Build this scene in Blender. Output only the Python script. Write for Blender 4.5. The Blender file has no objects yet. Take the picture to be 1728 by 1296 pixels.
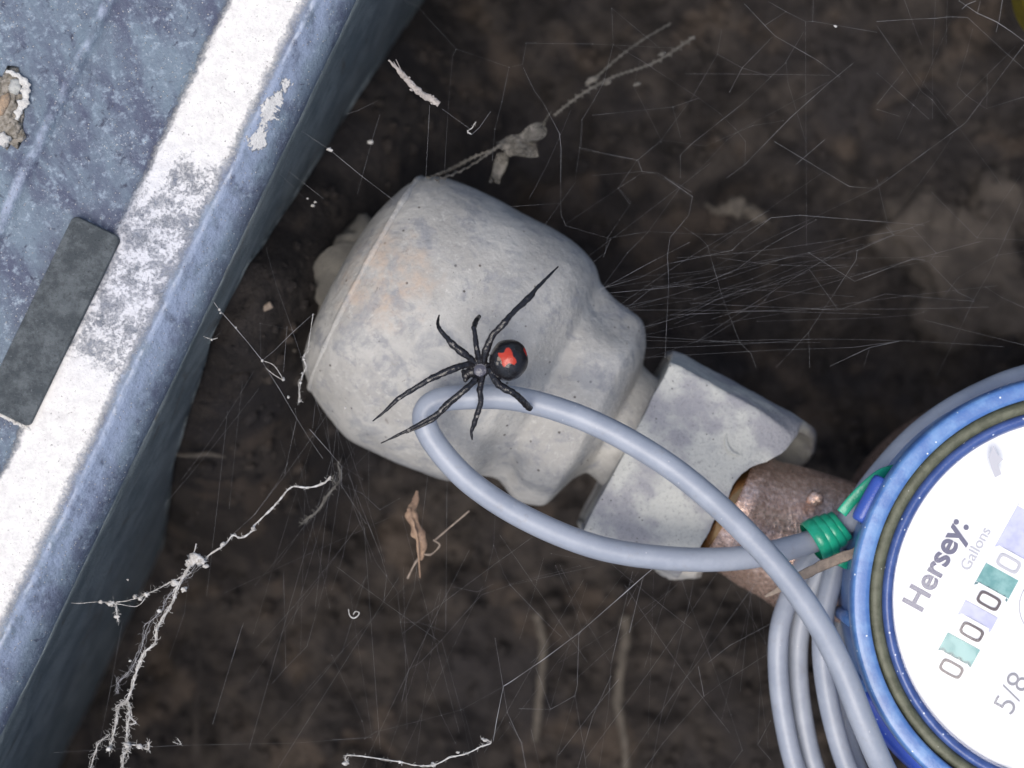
import bpy, bmesh, math, random
from mathutils import Vector, noise, Matrix
random.seed(7)
C = bpy.context.scene.collection
S = bpy.context.scene
MM = 0.001
D = 400.0                      # camera height over z = 0, in mm

# ---------------------------------------------------------------- camera, light, exposure
cam = bpy.data.cameras.new("camera"); camo = bpy.data.objects.new("camera", cam); C.objects.link(camo)
camo.location = (0, 0, D * MM); camo.rotation_euler = (0, 0, 0)
cam.sensor_width = 36; cam.lens = 36 * D / 172.8
cam.clip_start = 0.01; cam.clip_end = 200
cam.dof.use_dof = True; cam.dof.focus_distance = 0.391; cam.dof.aperture_fstop = 13
S.camera = camo
W = bpy.data.worlds.new("World"); S.world = W; W.use_nodes = True
nt = W.node_tree
sky = nt.nodes.new("ShaderNodeTexSky"); sky.sky_type = 'NISHITA'; sky.sun_disc = False
SUN_EL, SUN_AZ = math.radians(72), math.radians(215)     # azimuth clockwise from +Y
sky.sun_elevation = SUN_EL; sky.sun_rotation = SUN_AZ; sky.dust_density = 3.0; sky.air_density = 1.0
nt.links.new(sky.outputs[0], nt.nodes['Background'].inputs[0]); nt.nodes['Background'].inputs[1].default_value = 0.10
sl = bpy.data.lights.new("sun", 'SUN'); sl.energy = 1.75; sl.angle = math.radians(38); sl.color = (1.0, 0.95, 0.88)
so = bpy.data.objects.new("sun", sl); C.objects.link(so)
sd = Vector((math.cos(SUN_EL) * math.sin(SUN_AZ), math.cos(SUN_EL) * math.cos(SUN_AZ), math.sin(SUN_EL)))
so.rotation_euler = sd.to_track_quat('Z', 'Y').to_euler()
S.view_settings.view_transform = 'Standard'; S.view_settings.look = 'None'
S.view_settings.exposure = 0.55; S.view_settings.gamma = 1
S.cycles.use_denoising = True
S.cycles.max_bounces = 6; S.cycles.transparent_max_bounces = 16

# ---------------------------------------------------------------- placing
def P(px, py, z):              # a place seen in the photograph, at height z mm
    k = 0.1 * (D - z) / D
    return Vector(((px - 864) * k, (648 - py) * k, z))
def UV2W(U, V, z): return Vector((-0.9 * U - 0.435 * V, 0.435 * U - 0.9 * V, z))

class MB:
    def __init__(s): s.v = []; s.f = []; s.uv = None
    def add(s, vs, fs):
        n = len(s.v); s.v += [tuple(x) for x in vs]; s.f += [tuple(i + n for i in f) for f in fs]
    def build(s, name, m, parent=None, smooth=True):
        me = bpy.data.meshes.new(name)
        me.from_pydata([(x * MM, y * MM, z * MM) for x, y, z in s.v], [], s.f)
        if smooth: me.shade_smooth()
        me.materials.append(m)
        o = bpy.data.objects.new(name, me); C.objects.link(o)
        if parent:
            o.parent = parent; o.location = -parent.location
        return o
def tag(o, label=None, cat=None, group=None, kind=None):
    if label: o['label'] = label
    if cat: o['category'] = cat
    if group: o['group'] = group
    if kind: o['kind'] = kind
    return o
def thing(name, loc, label, cat, group=None):
    o = bpy.data.objects.new(name, None); C.objects.link(o); o.empty_display_size = .005
    o.location = Vector(loc) * MM
    return tag(o, label, cat, group)

def crom(pts, n):
    out = []
    P_ = [pts[0]] + list(pts) + [pts[-1]]
    for i in range(1, len(P_) - 2):
        a, b, c, d = P_[i - 1], P_[i], P_[i + 1], P_[i + 2]
        for j in range(n):
            t = j / n
            out.append(0.5 * ((2 * b) + (c - a) * t + (2 * a - 5 * b + 4 * c - d) * t * t + (3 * b - a - 3 * c + d) * t ** 3))
    out.append(P_[-2]); return out
def tube(mb, pts, r, sides=8, cap=True, flat=1.0, rough=0.0, rs=1.0, up=Vector((0, 0, 1)), seed=0.0):
    n = len(pts)
    if not callable(r):
        rr = r if isinstance(r, (list, tuple)) else [r] * n
        r = lambda t: rr[min(n - 1, int(round(t * (n - 1))))]
    vs = []
    for i, p in enumerate(pts):
        d = (pts[min(i + 1, n - 1)] - pts[max(i - 1, 0)]);
        if d.length < 1e-9: d = Vector((1, 0, 0))
        d.normalize()
        a = up.cross(d)
        if a.length < 1e-3: a = Vector((1, 0, 0)).cross(d)
        a.normalize(); b = d.cross(a)
        R = r(i / max(1, n - 1))
        for k in range(sides):
            th = 2 * math.pi * k / sides
            q = p + a * (math.cos(th) * R) + b * (math.sin(th) * R * flat)
            if rough: q += (q - p) * rough * noise.noise((q * rs) + Vector((seed, 0, 0)))
            vs.append(q)
    fs = []
    for i in range(n - 1):
        for k in range(sides):
            a0 = i * sides + k; a1 = i * sides + (k + 1) % sides
            fs.append((a0, a1, a1 + sides, a0 + sides))
    if cap:
        fs.append(tuple(range(sides))[::-1]); fs.append(tuple((n - 1) * sides + k for k in range(sides)))
    mb.add(vs, fs)
def blob(mb, c, r, seg=12, rough=.25, rs=1.0, M=None, e=0):
    vs = []; fs = []; rx, ry, rz = (r, r, r) if not isinstance(r, (tuple, list)) else r
    rings = seg // 2
    for i in range(rings + 1):
        ph = math.pi * i / rings
        for k in range(seg):
            th = 2 * math.pi * k / seg
            v = Vector((math.sin(ph) * math.cos(th), math.sin(ph) * math.sin(th), math.cos(ph)))
            q = Vector((v.x * rx, v.y * ry, v.z * rz))
            q *= 1 + rough * noise.noise(v * 1.7 + Vector(c) * 3.1) + rough * .5 * noise.noise(v * 4.1 + Vector(c) * 1.3)
            if M: q = M @ q
            vs.append(q + Vector(c))
    for i in range(rings):
        for k in range(seg):
            fs.append((i * seg + k, (i + 1) * seg + k, (i + 1) * seg + (k + 1) % seg, i * seg + (k + 1) % seg))
    mb.add(vs, fs)
def lathe(mb, c, prof, seg=160):
    vs = []; fs = []; n = len(prof)
    for k in range(seg):
        th = 2 * math.pi * k / seg
        for r, z in prof: vs.append((c.x + r * math.cos(th), c.y + r * math.sin(th), z))
    for k in range(seg):
        k2 = (k + 1) % seg
        for i in range(n - 1): fs.append((k * n + i, k2 * n + i, k2 * n + i + 1, k * n + i + 1))
    mb.add(vs, fs)

# ---------------------------------------------------------------- materials
class N:
    def __init__(s, name):
        s.m = bpy.data.materials.new(name); s.m.use_nodes = True; s.t = s.m.node_tree
        s.b = s.t.nodes['Principled BSDF']
        tc = s.t.nodes.new("ShaderNodeTexCoord"); s.tc = tc
        mp = s.t.nodes.new("ShaderNodeMapping"); mp.inputs['Scale'].default_value = (1000, 1000, 1000)
        s.t.links.new(tc.outputs['Object'], mp.inputs[0]); s.co = mp.outputs[0]
    def lk(s, a, b): s.t.links.new(a, b)
    def noise(s, scale, detail=5, rough=.6, co=None, dist=0.0):
        n = s.t.nodes.new("ShaderNodeTexNoise"); n.inputs['Scale'].default_value = scale
        n.inputs['Detail'].default_value = detail; n.inputs['Roughness'].default_value = rough
        n.inputs['Distortion'].default_value = dist
        s.lk(co or s.co, n.inputs['Vector']); return n.outputs[0]
    def vor(s, scale, co=None, rnd=1.0, feat='F1'):
        n = s.t.nodes.new("ShaderNodeTexVoronoi"); n.inputs['Scale'].default_value = scale; n.feature = feat
        s.lk(co or s.co, n.inputs['Vector']); return n.outputs[0]
    def rng(s, x, a, b, c=0.0, d=1.0, smooth=True):
        n = s.t.nodes.new("ShaderNodeMapRange"); n.interpolation_type = 'SMOOTHSTEP' if smooth else 'LINEAR'
        s.lk(x, n.inputs[0])
        for i, q in enumerate((a, b, c, d)): n.inputs[i + 1].default_value = q
        return n.outputs[0]
    def math(s, op, a, b=None):
        n = s.t.nodes.new("ShaderNodeMath"); n.operation = op
        for i, q in enumerate((a, b)):
            if q is None: continue
            if isinstance(q, (int, float)): n.inputs[i].default_value = q
            else: s.lk(q, n.inputs[i])
        return n.outputs[0]
    def mix(s, f, a, b):
        n = s.t.nodes.new("ShaderNodeMix"); n.data_type = 'RGBA'
        for idx, q in ((0, f), (6, a), (7, b)):
            if isinstance(q, (int, float)): n.inputs[idx].default_value = q
            elif isinstance(q, tuple): n.inputs[idx].default_value = (*q, 1)
            else: s.lk(q, n.inputs[idx])
        return n.outputs[2]
    def bump(s, h, dist, strength=1.0):
        n = s.t.nodes.new("ShaderNodeBump"); n.inputs['Distance'].default_value = dist * MM
        n.inputs['Strength'].default_value = strength
        s.lk(h, n.inputs['Height'])
        if getattr(s, 'prev', None): s.lk(s.prev, n.inputs['Normal'])
        s.prev = n.outputs[0]; s.lk(s.prev, s.b.inputs['Normal'])
    def fin(s, col, rough=.6, metal=0.0, spec=.5):
        if isinstance(col, tuple): s.b.inputs['Base Color'].default_value = (*col, 1)
        else: s.lk(col, s.b.inputs['Base Color'])
        if isinstance(rough, float): s.b.inputs['Roughness'].default_value = rough
        else: s.lk(rough, s.b.inputs['Roughness'])
        s.b.inputs['Metallic'].default_value = metal
        s.b.inputs['Specular IOR Level'].default_value = spec
        return s.m
def simple(name, col, rough=.6, metal=0.0, spec=.5, col2=None, sc=.6, bs=0.0, bsc=3.0, specks=None):
    n = N(name); c = col
    if col2: c = n.mix(n.rng(n.noise(sc), .35, .65), col, col2)
    if specks: c = n.mix(n.rng(n.vor(specks[0]), specks[1], specks[1] * .6), c, specks[2])
    if bs: n.bump(n.noise(bsc, 4), bs)
    return n.fin(c, rough, metal, spec)

# soil
n = N("soil")
c = n.mix(n.rng(n.noise(.09, 5, .6, dist=.4), .42, .62), (.024, .0205, .0200), (.047, .0395, .0355))
c = n.mix(n.rng(n.noise(.35, 4, .6, dist=.5), .52, .72), c, (.010, .009, .010))
c = n.mix(n.math('MULTIPLY', n.rng(n.noise(.075, 3, .5), .54, .66), .7), c, (.078, .060, .048))
c = n.mix(n.rng(n.noise(.04, 2, .5), .52, .68), c, (.027, .024, .025))
c = n.mix(n.rng(n.noise(1.1, 5, .75), .55, .72), c, (.075, .064, .056))
n.bump(n.noise(.5, 6, .7), 1.1)
M_soil = n.fin(c, .85, spec=.3)
# box wall plastic/concrete
n = N("box_wall_grime")
c = n.mix(n.rng(n.noise(.12, 6, .65), .35, .65), (.12, .148, .158), (.22, .25, .255))
c = n.mix(n.rng(n.noise(.5, 5, .7), .52, .75), c, (.19, .205, .215))
c = n.mix(n.math('MULTIPLY', n.rng(n.noise(.08, 5, .7, dist=.8), .55, .70), .7), c, (.10, .088, .075))
c = n.mix(n.rng(n.noise(1.6, 5, .8), .62, .72), c, (.32, .34, .36))
n.bump(n.noise(.7, 6, .7), .8)
M_wall = n.fin(c, .6, spec=.4)
# rim with chalk crust; UV carries (distance across, distance along)
n = N("chalky_rim")
uvn = n.tc.outputs['UV']
sep = n.t.nodes.new("ShaderNodeSeparateXYZ"); n.lk(uvn, sep.inputs[0])
u, v = sep.outputs[0], sep.outputs[1]          # hundreds of px
mpr = n.t.nodes.new("ShaderNodeMapping"); mpr.inputs['Rotation'].default_value = (0, 0, math.radians(-25.8)); n.lk(n.co, mpr.inputs[0])
mps = n.t.nodes.new("ShaderNodeMapping"); mps.inputs['Scale'].default_value = (1, .35, 1); n.lk(mpr.outputs[0], mps.inputs[0])
st = mps.outputs[0]
c = n.mix(n.rng(n.noise(.16, 6, .65, co=st, dist=.3), .36, .62), (.080, .092, .145), (.165, .215, .27))
c = n.mix(n.rng(n.noise(.7, 6, .75), .50, .72), c, (.33, .40, .48))
c = n.mix(n.rng(n.noise(.45, 6, .7, dist=.6), .56, .70), c, (.045, .052, .085))
c = n.mix(n.rng(n.noise(1.7, 5, .8), .60, .72), c, (.50, .55, .62))
c = n.mix(n.math('MULTIPLY', n.rng(n.noise(2.6, 4, .8), .60, .70), n.rng(n.noise(.12, 3), .45, .6)), c, (.66, .67, .70))
midz = n.math('MULTIPLY', n.rng(u, 7.15, 6.9), n.rng(u, 5.8, 6.0))
c = n.mix(n.math('MULTIPLY', midz, n.rng(n.noise(.3, 6, .7), .25, .65)), c, (.44, .48, .59))
# worn pale edges
def ridge(center, w): return n.rng(n.math('ABSOLUTE', n.math('SUBTRACT', n.math('ADD', u, n.math('MULTIPLY', n.math('SUBTRACT', n.noise(.25, 4), .5), .12)), center)), w, w * .2)
wear = n.math('MULTIPLY', ridge(5.80, .045), n.rng(n.noise(.25, 6, .7), .42, .60))
c = n.mix(n.math('MULTIPLY', wear, .8), c, (.62, .66, .74))
c = n.mix(n.math('MULTIPLY', n.math('MULTIPLY', ridge(8.93, .11), n.rng(n.noise(.2, 6, .75), .38, .62)), .75), c, (.40, .45, .58))
c = n.mix(n.math('MULTIPLY', n.math('MULTIPLY', n.rng(u, 5.95, 5.75), n.rng(u, 5.32, 5.62)), n.rng(n.noise(.35, 6, .75, co=st), .30, .60)), c, (.31, .37, .50))
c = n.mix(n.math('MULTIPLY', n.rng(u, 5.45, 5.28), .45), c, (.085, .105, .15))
# crust
nz = n.math('MULTIPLY', n.math('SUBTRACT', n.noise(.28, 7, .72), .5), 1.5)
nf = n.math('MULTIPLY', n.math('SUBTRACT', n.noise(1.9, 5, .8), .5), 1.3)
ne = n.math('ADD', nz, nf)
un = n.math('ADD', u, n.math('MULTIPLY', ne, .22))
band = n.math('MULTIPLY', n.rng(un, 7.16, 7.00), n.rng(un, 5.84, 6.04))
low = n.rng(v, 1.2, 3.8)
high = n.rng(v, .6, -2.0)
amt = n.math('MAXIMUM', n.math('MAXIMUM', low, high), .575)
leftstrip = n.math('MULTIPLY', n.rng(un, 6.5, 6.85), n.rng(v, 2.0, -1.5))
amt = n.math('MAXIMUM', amt, leftstrip)
cov = n.rng(n.math('ADD', amt, n.math('MULTIPLY', ne, .75)), .24, .66)
cr = n.math('MULTIPLY', band, cov)
# patch of crust on the sloping edge
du = n.math('SUBTRACT', n.math('ADD', u, n.math('MULTIPLY', v, .12)), 5.38); dv = n.math('SUBTRACT', v, -2.25)
dw = n.math('MULTIPLY', n.math('SUBTRACT', n.noise(.22, 5, .7, dist=.6), .5), 1.1)
dd = n.math('ADD', n.math('POWER', n.math('DIVIDE', n.math('ADD', du, dw), .12), 2), n.math('POWER', n.math('DIVIDE', n.math('ADD', dv, dw), .50), 2))
patch = n.rng(n.math('ADD', dd, n.math('MULTIPLY', nz, 4.5)), 1.0, .75)
cr = n.math('MAXIMUM', cr, patch)
spk = n.rng(n.vor(1.1), .16, .08)
cr = n.math('MAXIMUM', cr, n.math('MULTIPLY', spk, .8))
white = n.mix(n.rng(n.noise(.5, 6, .75), .35, .7), (.84, .82, .79), (.68, .66, .64))
white = n.mix(n.rng(n.noise(2.2, 3, .7), .63, .70), white, (.20, .18, .16))
white = n.mix(n.math('MULTIPLY', n.math('SUBTRACT', 1.0, n.math('MAXIMUM', low, high)), .6), white, (.60, .62, .70))
c = n.mix(cr, c, white)
n.bump(n.math('ADD', cr, n.math('MULTIPLY', n.noise(1.5, 6, .7), .8)), .35)
M_rim = n.fin(c, n.rng(cr, 0, 1, .5, .95), spec=.35)
# fitting coat
n = N("chalky_grey_coating")
c = n.mix(n.rng(n.noise(.07, 5, .6), .38, .62), (.375, .365, .345), (.48, .47, .445))
c = n.mix(n.math('MULTIPLY', n.rng(n.noise(.22, 6, .7, dist=.3), .50, .66), .75), c, (.27, .275, .29))
c = n.mix(n.rng(n.noise(1.0, 5, .75), .52, .75), c, (.56, .55, .52))
c = n.mix(n.rng(n.vor(.32), .10, .05), c, (.10, .09, .085))
c = n.mix(n.rng(n.noise(2.3, 3, .6), .68, .75), c, (.13, .12, .11))
gp = n.t.nodes.new("ShaderNodeNewGeometry")
vm = n.t.nodes.new("ShaderNodeVectorMath"); vm.operation = 'DISTANCE'; n.lk(gp.outputs['Position'], vm.inputs[0])
vm.inputs[1].default_value = P(655, 480, -4) * MM
st_ = n.rng(n.math('ADD', n.math('MULTIPLY', vm.outputs['Value'], 1000), n.math('MULTIPLY', n.math('SUBTRACT', n.noise(.25, 5), .5), 16)), 11, 4)
c = n.mix(n.math('MULTIPLY', n.math('MULTIPLY', st_, n.rng(n.noise(.3, 5, .7), .35, .62)), .75), c, (.50, .40, .32))
c = n.mix(n.math('MULTIPLY', n.rng(n.noise(.35, 6, .75, dist=1.2), .62, .70), .6), c, (.17, .15, .14))
c = n.mix(n.math('MULTIPLY', n.rng(n.noise(.12, 5, .65, dist=.5), .52, .64), .55), c, (.26, .27, .29))
c = n.mix(n.math('MULTIPLY', n.rng(n.noise(.5, 6, .8), .58, .68), .6), c, (.27, .255, .23))
n.bump(n.noise(.8, 6, .7), .30); n.bump(n.noise(.15, 3), .5)
M_coat = n.fin(c, .85, spec=.25)
n = N("grey_cement_collar")
c = n.mix(n.rng(n.noise(.12, 4, .55), .40, .60), (.30, .30, .32), (.47, .475, .45))
c = n.mix(n.math('MULTIPLY', n.rng(n.noise(1.6, 5, .8), .52, .70), .6), c, (.15, .15, .165))
c = n.mix(n.rng(n.vor(.6), .10, .05), c, (.09, .09, .09))
n.bump(n.noise(1.6, 5, .75), .22); n.bump(n.noise(.2, 3), .5)
M_collar = n.fin(c, .85, spec=.25)
M_knob = simple("dull_brown_coating", (.13, .125, .115), .9, col2=(.19, .18, .16), sc=.25, bs=.3)
n = N("cast_bronze")
c = n.mix(n.rng(n.noise(1.3, 4, .6), .4, .65), (.55, .37, .29), (.92, .68, .57))
n.bump(n.noise(2.6, 3, .6), .15, 1.0)
M_bronze = n.fin(c, n.rng(n.noise(1.5, 4, .7), .4, .62, .22, .45), .68, 1.0)
M_brass = simple("polished_brass_edge", (.55, .30, .13), .25, .95, bs=.03)
n = N("grey_cable_jacket")
c = n.mix(n.rng(n.noise(.15, 4), .4, .6), (.285, .315, .375), (.33, .36, .42))
c = n.mix(n.math('MULTIPLY', n.rng(n.noise(.5, 6, .75), .56, .70), .35), c, (.26, .25, .25))
c = n.mix(n.rng(n.noise(1.6, 5, .8), .68, .73), c, (.46, .45, .44))
c = n.mix(n.rng(n.vor(.5), .07, .04), c, (.5, .5, .52))
n.bump(n.noise(1.2, 6, .7), .05)
M_cable = n.fin(c, .38, spec=.5)
M_blue = simple("blue_plastic", (.070, .165, .42), .3, spec=.6, col2=(.135, .27, .53), sc=.3, specks=(.55, .11, (.7, .75, .8)), bs=.03, bsc=2)
M_blue2 = simple("dark_blue_plastic", (.045, .085, .26), .3, spec=.5, col2=(.07, .12, .32), sc=.4, specks=(.6, .12, (.6, .65, .75)), bs=.05, bsc=2)
M_olive = simple("olive_rubber_gasket", (.075, .080, .048), .5, spec=.5, col2=(.125, .13, .085), sc=.5, specks=(.7, .08, (.5, .5, .45)), bs=.06)
M_dial = simple("white_dial", (.86, .87, .88), .55)
M_ink = simple("grey_blue_print", (.13, .13, .20), .6)
M_ink2 = simple("pale_grey_print", (.27, .27, .30), .6)
M_ink3 = simple("faint_grey_print", (.50, .50, .54), .6)
M_digit = simple("brown_grey_print", (.10, .08, .09), .6)
M_teal = simple("teal_plastic", (.10, .30, .30), .5, col2=(.22, .44, .43), sc=.5)
M_tealshade = simple("teal_gear_shadow", (.06, .16, .17), .5, col2=(.12, .24, .25), sc=1)  # darker gear teal, only for the painted shadow line
M_lav = simple("lavender_plastic", (.45, .47, .66), .5, col2=(.56, .58, .76), sc=.4)
M_green = simple("green_vinyl_tape", (.010, .30, .17), .28, spec=.6, col2=(.015, .36, .22), sc=.4, bs=.05, bsc=1.5)
M_straw = simple("dry_straw", (.30, .24, .19), .8, col2=(.20, .16, .13), sc=.8, bs=.12, bsc=2.5)
M_strawp = simple("pale_dry_straw", (.30, .27, .25), .85, col2=(.44, .40, .37), sc=1.2, bs=.15, bsc=3)
M_root = simple("pale_root", (.062, .054, .046), .9, col2=(.10, .087, .073), sc=.4, bs=.1)
M_husk = simple("orange_brown_husk", (.36, .24, .16), .75, col2=(.20, .13, .09), sc=.5, bs=.2)
M_silk = simple("spider_silk", (.42, .42, .44), .45, spec=.5)
M_silkf = simple("faint_spider_silk", (.20, .20, .21), .5, spec=.4)
M_silkw = simple("dusty_white_silk", (.62, .61, .59), .7, col2=(.38, .36, .33), sc=1.5)
M_silkd = simple("dirty_old_silk", (.15, .14, .125), .9, col2=(.085, .08, .07), sc=.4, bs=.4, bsc=1.5)
n = N("torn_silk"); c = n.mix(n.rng(n.noise(.5, 4), .4, .6), (.16, .15, .135), (.09, .085, .075))
n.lk(n.rng(n.noise(.55, 6, .75, dist=1), .36, .58), n.b.inputs['Alpha']); M_silks = n.fin(c, .95)
n = N("dark_foam")
c = n.mix(n.rng(n.noise(.35, 6, .75), .4, .65), (.085, .097, .105), (.165, .183, .193))
c = n.mix(n.rng(n.noise(1.5, 5, .8), .6, .7), c, (.26, .28, .295))
c = n.mix(n.rng(n.noise(2.2, 5, .8), .58, .7), c, (.022, .025, .028))
n.bump(n.noise(2.2, 5, .8), .5)
M_foam = n.fin(c, .9, spec=.2)
M_yellow = simple("yellow_plastic", (.13, .105, .010), .4, col2=(.085, .07, .008), sc=.4, bs=.05)
M_capg = simple("grey_white_plastic", (.36, .39, .42), .5)
M_stone = simple("tan_pebble", (.42, .30, .20), .85, col2=(.28, .22, .17), sc=.7, bs=.25)
M_sandy = simple("sandy_crumbs", (.16, .14, .11), .95, col2=(.34, .31, .27), sc=1.4, bs=.5, bsc=1.5)
M_chalk = simple("white_chalk_lump", (.62, .60, .57), .95, col2=(.74, .73, .70), sc=.8, bs=.4)
M_dirt = simple("pale_dirt_ground", (.16, .13, .10), .95, col2=(.10, .08, .06), sc=.02, bs=2, bsc=.3)

# spider: one material, pigment carried as a colour attribute on its skin
n = N("spider_cuticle")
va = n.t.nodes.new("ShaderNodeVertexColor"); va.layer_name = "pigment"
c = n.mix(n.math('MULTIPLY', n.rng(n.noise(2.2, 4, .7), .58, .72), .2), va.outputs[0], (.16, .14, .13))
n.bump(n.noise(4, 3, .6), .06)
M_spider = n.fin(c, .27, spec=.6)

# ---------------------------------------------------------------- ground outside and soil in the pit
def fbm(p, o=4):
    a = 1.0; s = 0.0
    for i in range(o): s += a * noise.noise(p); p = p * 2.03 + Vector((3.1, 1.7, 0)); a *= .5
    return s
CUT = [(-1700, -112), (-900, -112), (-700, -90), (-512, -69), (-423, -56), (-133, -31), (7, -12), (158, -8), (193, -16), (407, -40), (560, -78), (649, -95), (883, -109), (1700, -112)]
def cut(V):
    v = V / .1
    for (a, za), (b, zb) in zip(CUT, CUT[1:]):
        if a <= v <= b:
            t = (v - a) / (b - a); return za + (zb - za) * t
    return -112
mb = MB(); st_u = .65
nu = int((80 + 156) / st_u); nv = int(320 / st_u)
for i in range(nu):
    U = -156 + i * st_u
    for j in range(nv):
        V = -160 + j * st_u
        w = UV2W(U, V, 0)
        base = -92 + 9 * fbm(w * .022, 3) + 4.5 * fbm(w * .085 + Vector((9, 2, 0)), 4)
        cell = noise.voronoi(w * .13 + Vector((0, 0, 2)))[0][0]
        base += 2.2 * (0.5 - cell)
        top = cut(V) - 5 + 3 * fbm(w * .07, 3)
        t = min(1, max(0, (U - 14) / 34)); t = t * t * (3 - 2 * t)
        z = base + max(0, top - base) * t
        if U > 49.0: z = min(z, 4)
        mb.v.append(tuple(UV2W(U, V, z)))
for i in range(nu - 1):
    for j in range(nv - 1):
        a = i * nv + j; mb.f.append((a, a + 1, a + nv + 1, a + nv))
soil = mb.build("pit_floor_soil", M_soil); tag(soil, "dark damp soil floor of the pit", kind='structure')
def soil_z(x, y):
    w = Vector((x, y, 0)); U = -.9 * x + .435 * y; V = -.435 * x - .9 * y
    base = -92 + 9 * fbm(w * .022, 3) + 4.5 * fbm(w * .085 + Vector((9, 2, 0)), 4)
    top = cut(V) - 5 + 3 * fbm(w * .07, 3)
    t = min(1, max(0, (U - 14) / 34)); t = t * t * (3 - 2 * t)
    return base + max(0, top - base) * t
# crumbs of earth
mb = MB()
for i in range(3200):
    U = random.uniform(-120, 47); V = random.uniform(-115, 115)
    w = UV2W(U, V, 0); z = soil_z(w.x, w.y)
    r = random.choice((.4, .5, .6, .8, 1.1, 1.6)) * random.uniform(.7, 1.2)
    blob(mb, (w.x, w.y, z + r * .1), (r, r * random.uniform(.7, 1.2), r * .7), 8, .5)
tag(mb.build("soil_crumbs", M_soil), "loose crumbs and clods of dark earth on the pit floor", kind='stuff')

# outer ground with a hole for the box
mb = MB(); hu0, hu1, hv0, hv1 = -216, 116, -221, 221; B = 30000
cs = [(-B, -B), (-B, B), (B, B), (B, -B)]; hs = [(hu0, hv0), (hu0, hv1), (hu1, hv1), (hu1, hv0)]
for q in cs + hs: mb.v.append(tuple(UV2W(q[0], q[1], 13)))
for i in range(4): j = (i + 1) % 4; mb.f.append((i, j, 4 + j, 4 + i))
tag(mb.build("ground", M_dirt, smooth=False), "bare dirt ground around the meter box", kind='structure')

# ---------------------------------------------------------------- meter box
box = thing("meter_box", UV2W(50, 0, 18), "weathered blue-grey meter box with chalk crusted rim running diagonally", "meter box")
cU, cV, hU, hV = -52.0, 0.0, 102.4, 155.0
def sweep(name, prof, m, fz=None, uvs=True, step=1.6):
    """prof: (offset outwards, z); swept round the rectangle with mitred corners"""
    mb = MB(); uv = []
    n = len(prof)
    corners = [(1, -1), (1, 1), (-1, 1), (-1, -1)]
    for s_ in range(4):
        a = corners[s_]; b = corners[(s_ + 1) % 4]
        cnt = int((2 * hV if s_ % 2 == 0 else 2 * hU) / (step if s_ == 0 else 12))
        base = len(mb.v)
        for k in range(cnt + 1):
            t = k / cnt
            for i, (d, z) in enumerate(prof):
                U = cU + (a[0] + (b[0] - a[0]) * t) * (hU + d); V = cV + (a[1] + (b[1] - a[1]) * t) * (hV + d)
                zz = z; dz = 0
                if s_ == 0:
                    w = Vector((U, V, z))
                    wob = .30 * fbm(w * .06, 3) + .10 * fbm(w * .5, 3)
                    if z <= 11.01 and z > 10.8: wob = .22 * fbm(Vector((U, V, 0)) * .06, 3) + .12 * fbm(Vector((0, V, 0)) * .45, 3)
                    elif z <= 10.8: wob = .5 * fbm(w * .05, 3)
                    U += wob
                    if fz: zz = fz(U, V, z, i)
                    elif 0 < i: zz += .18 * fbm(w * .11 + Vector((5, 5, 5)), 3)
                mb.v.append(tuple(UV2W(U, V, zz)))
                uv.append(((50 + d) / .0955 / 100, V / .0955 / 100 if s_ == 0 else (V + U * 3) / 9.55))
        for k in range(cnt):
            for i in range(n - 1):
                q = base + k * n + i; mb.f.append((q, q + 1, q + n + 1, q + n))
    o = mb.build(name, m, box)
    ul = o.data.uv_layers.new(name="UVMap")
    for lp in o.data.loops: ul.data[lp.index].uv = uv[lp.vertex_index]
    return o
def dense(prof, step=1.5):
    out = []
    for (a, b) in zip(prof, prof[1:]):
        n_ = max(1, int(math.dist(a, b) / step))
        for i in range(n_): out.append((a[0] + (b[0] - a[0]) * i / n_, a[1] + (b[1] - a[1]) * i / n_))
    out.append(prof[-1]); return out
rimprof = [(0.0, 11.0), (.15, 12.6), (.8, 13.8), (4.6, 18.0), (5.2, 18.7), (5.8, 18.5), (6.6, 18.0), (17.0, 18.2), (17.8, 17.7), (18.6, 16.9), (34.0, 16.4), (34.6, 17.2), (35.4, 17.9), (36.4, 17.6), (37.2, 17.0), (64.6, 16.6), (65.5, 15.5), (65.6, -40)]
sweep("rim", dense(rimprof), M_rim)
def wz(U, V, z, i): return max(z, cut(V) + 1.6 * noise.noise(Vector((0, V * .2, 3))) + .5 * noise.noise(Vector((0, V * .9, 3))))
wprof = dense([(3.0, -112.0), (.05, -112.0), (-.15, 10.9), (0.0, 11.0)], 4)
sweep("wall_panel", [(d, z) for d, z in wprof], M_wall, fz=wz)

for (a, b) in (((264, 672), (248, 712)), ((236, 730), (222, 750)), ((20, 1150), (2, 1196)), ((530, 128), (520, 146))):
    mb = MB(); pa, pb = P(*a, 10.5), P(*b, 9.5)
    tube(mb, [pa + (pb - pa) * (i / 8) + Vector((.12 * noise.noise(Vector((i * .7, a[0], 0))), .12 * noise.noise(Vector((i * .7, 5, a[0]))), 0)) for i in range(9)], lambda t: .03 + .14 * math.sin(math.pi * min(.97, max(.03, t))), 6, rough=.8, rs=2, flat=.5)
    mb.build("chalk_smear", M_chalk, box)
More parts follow.
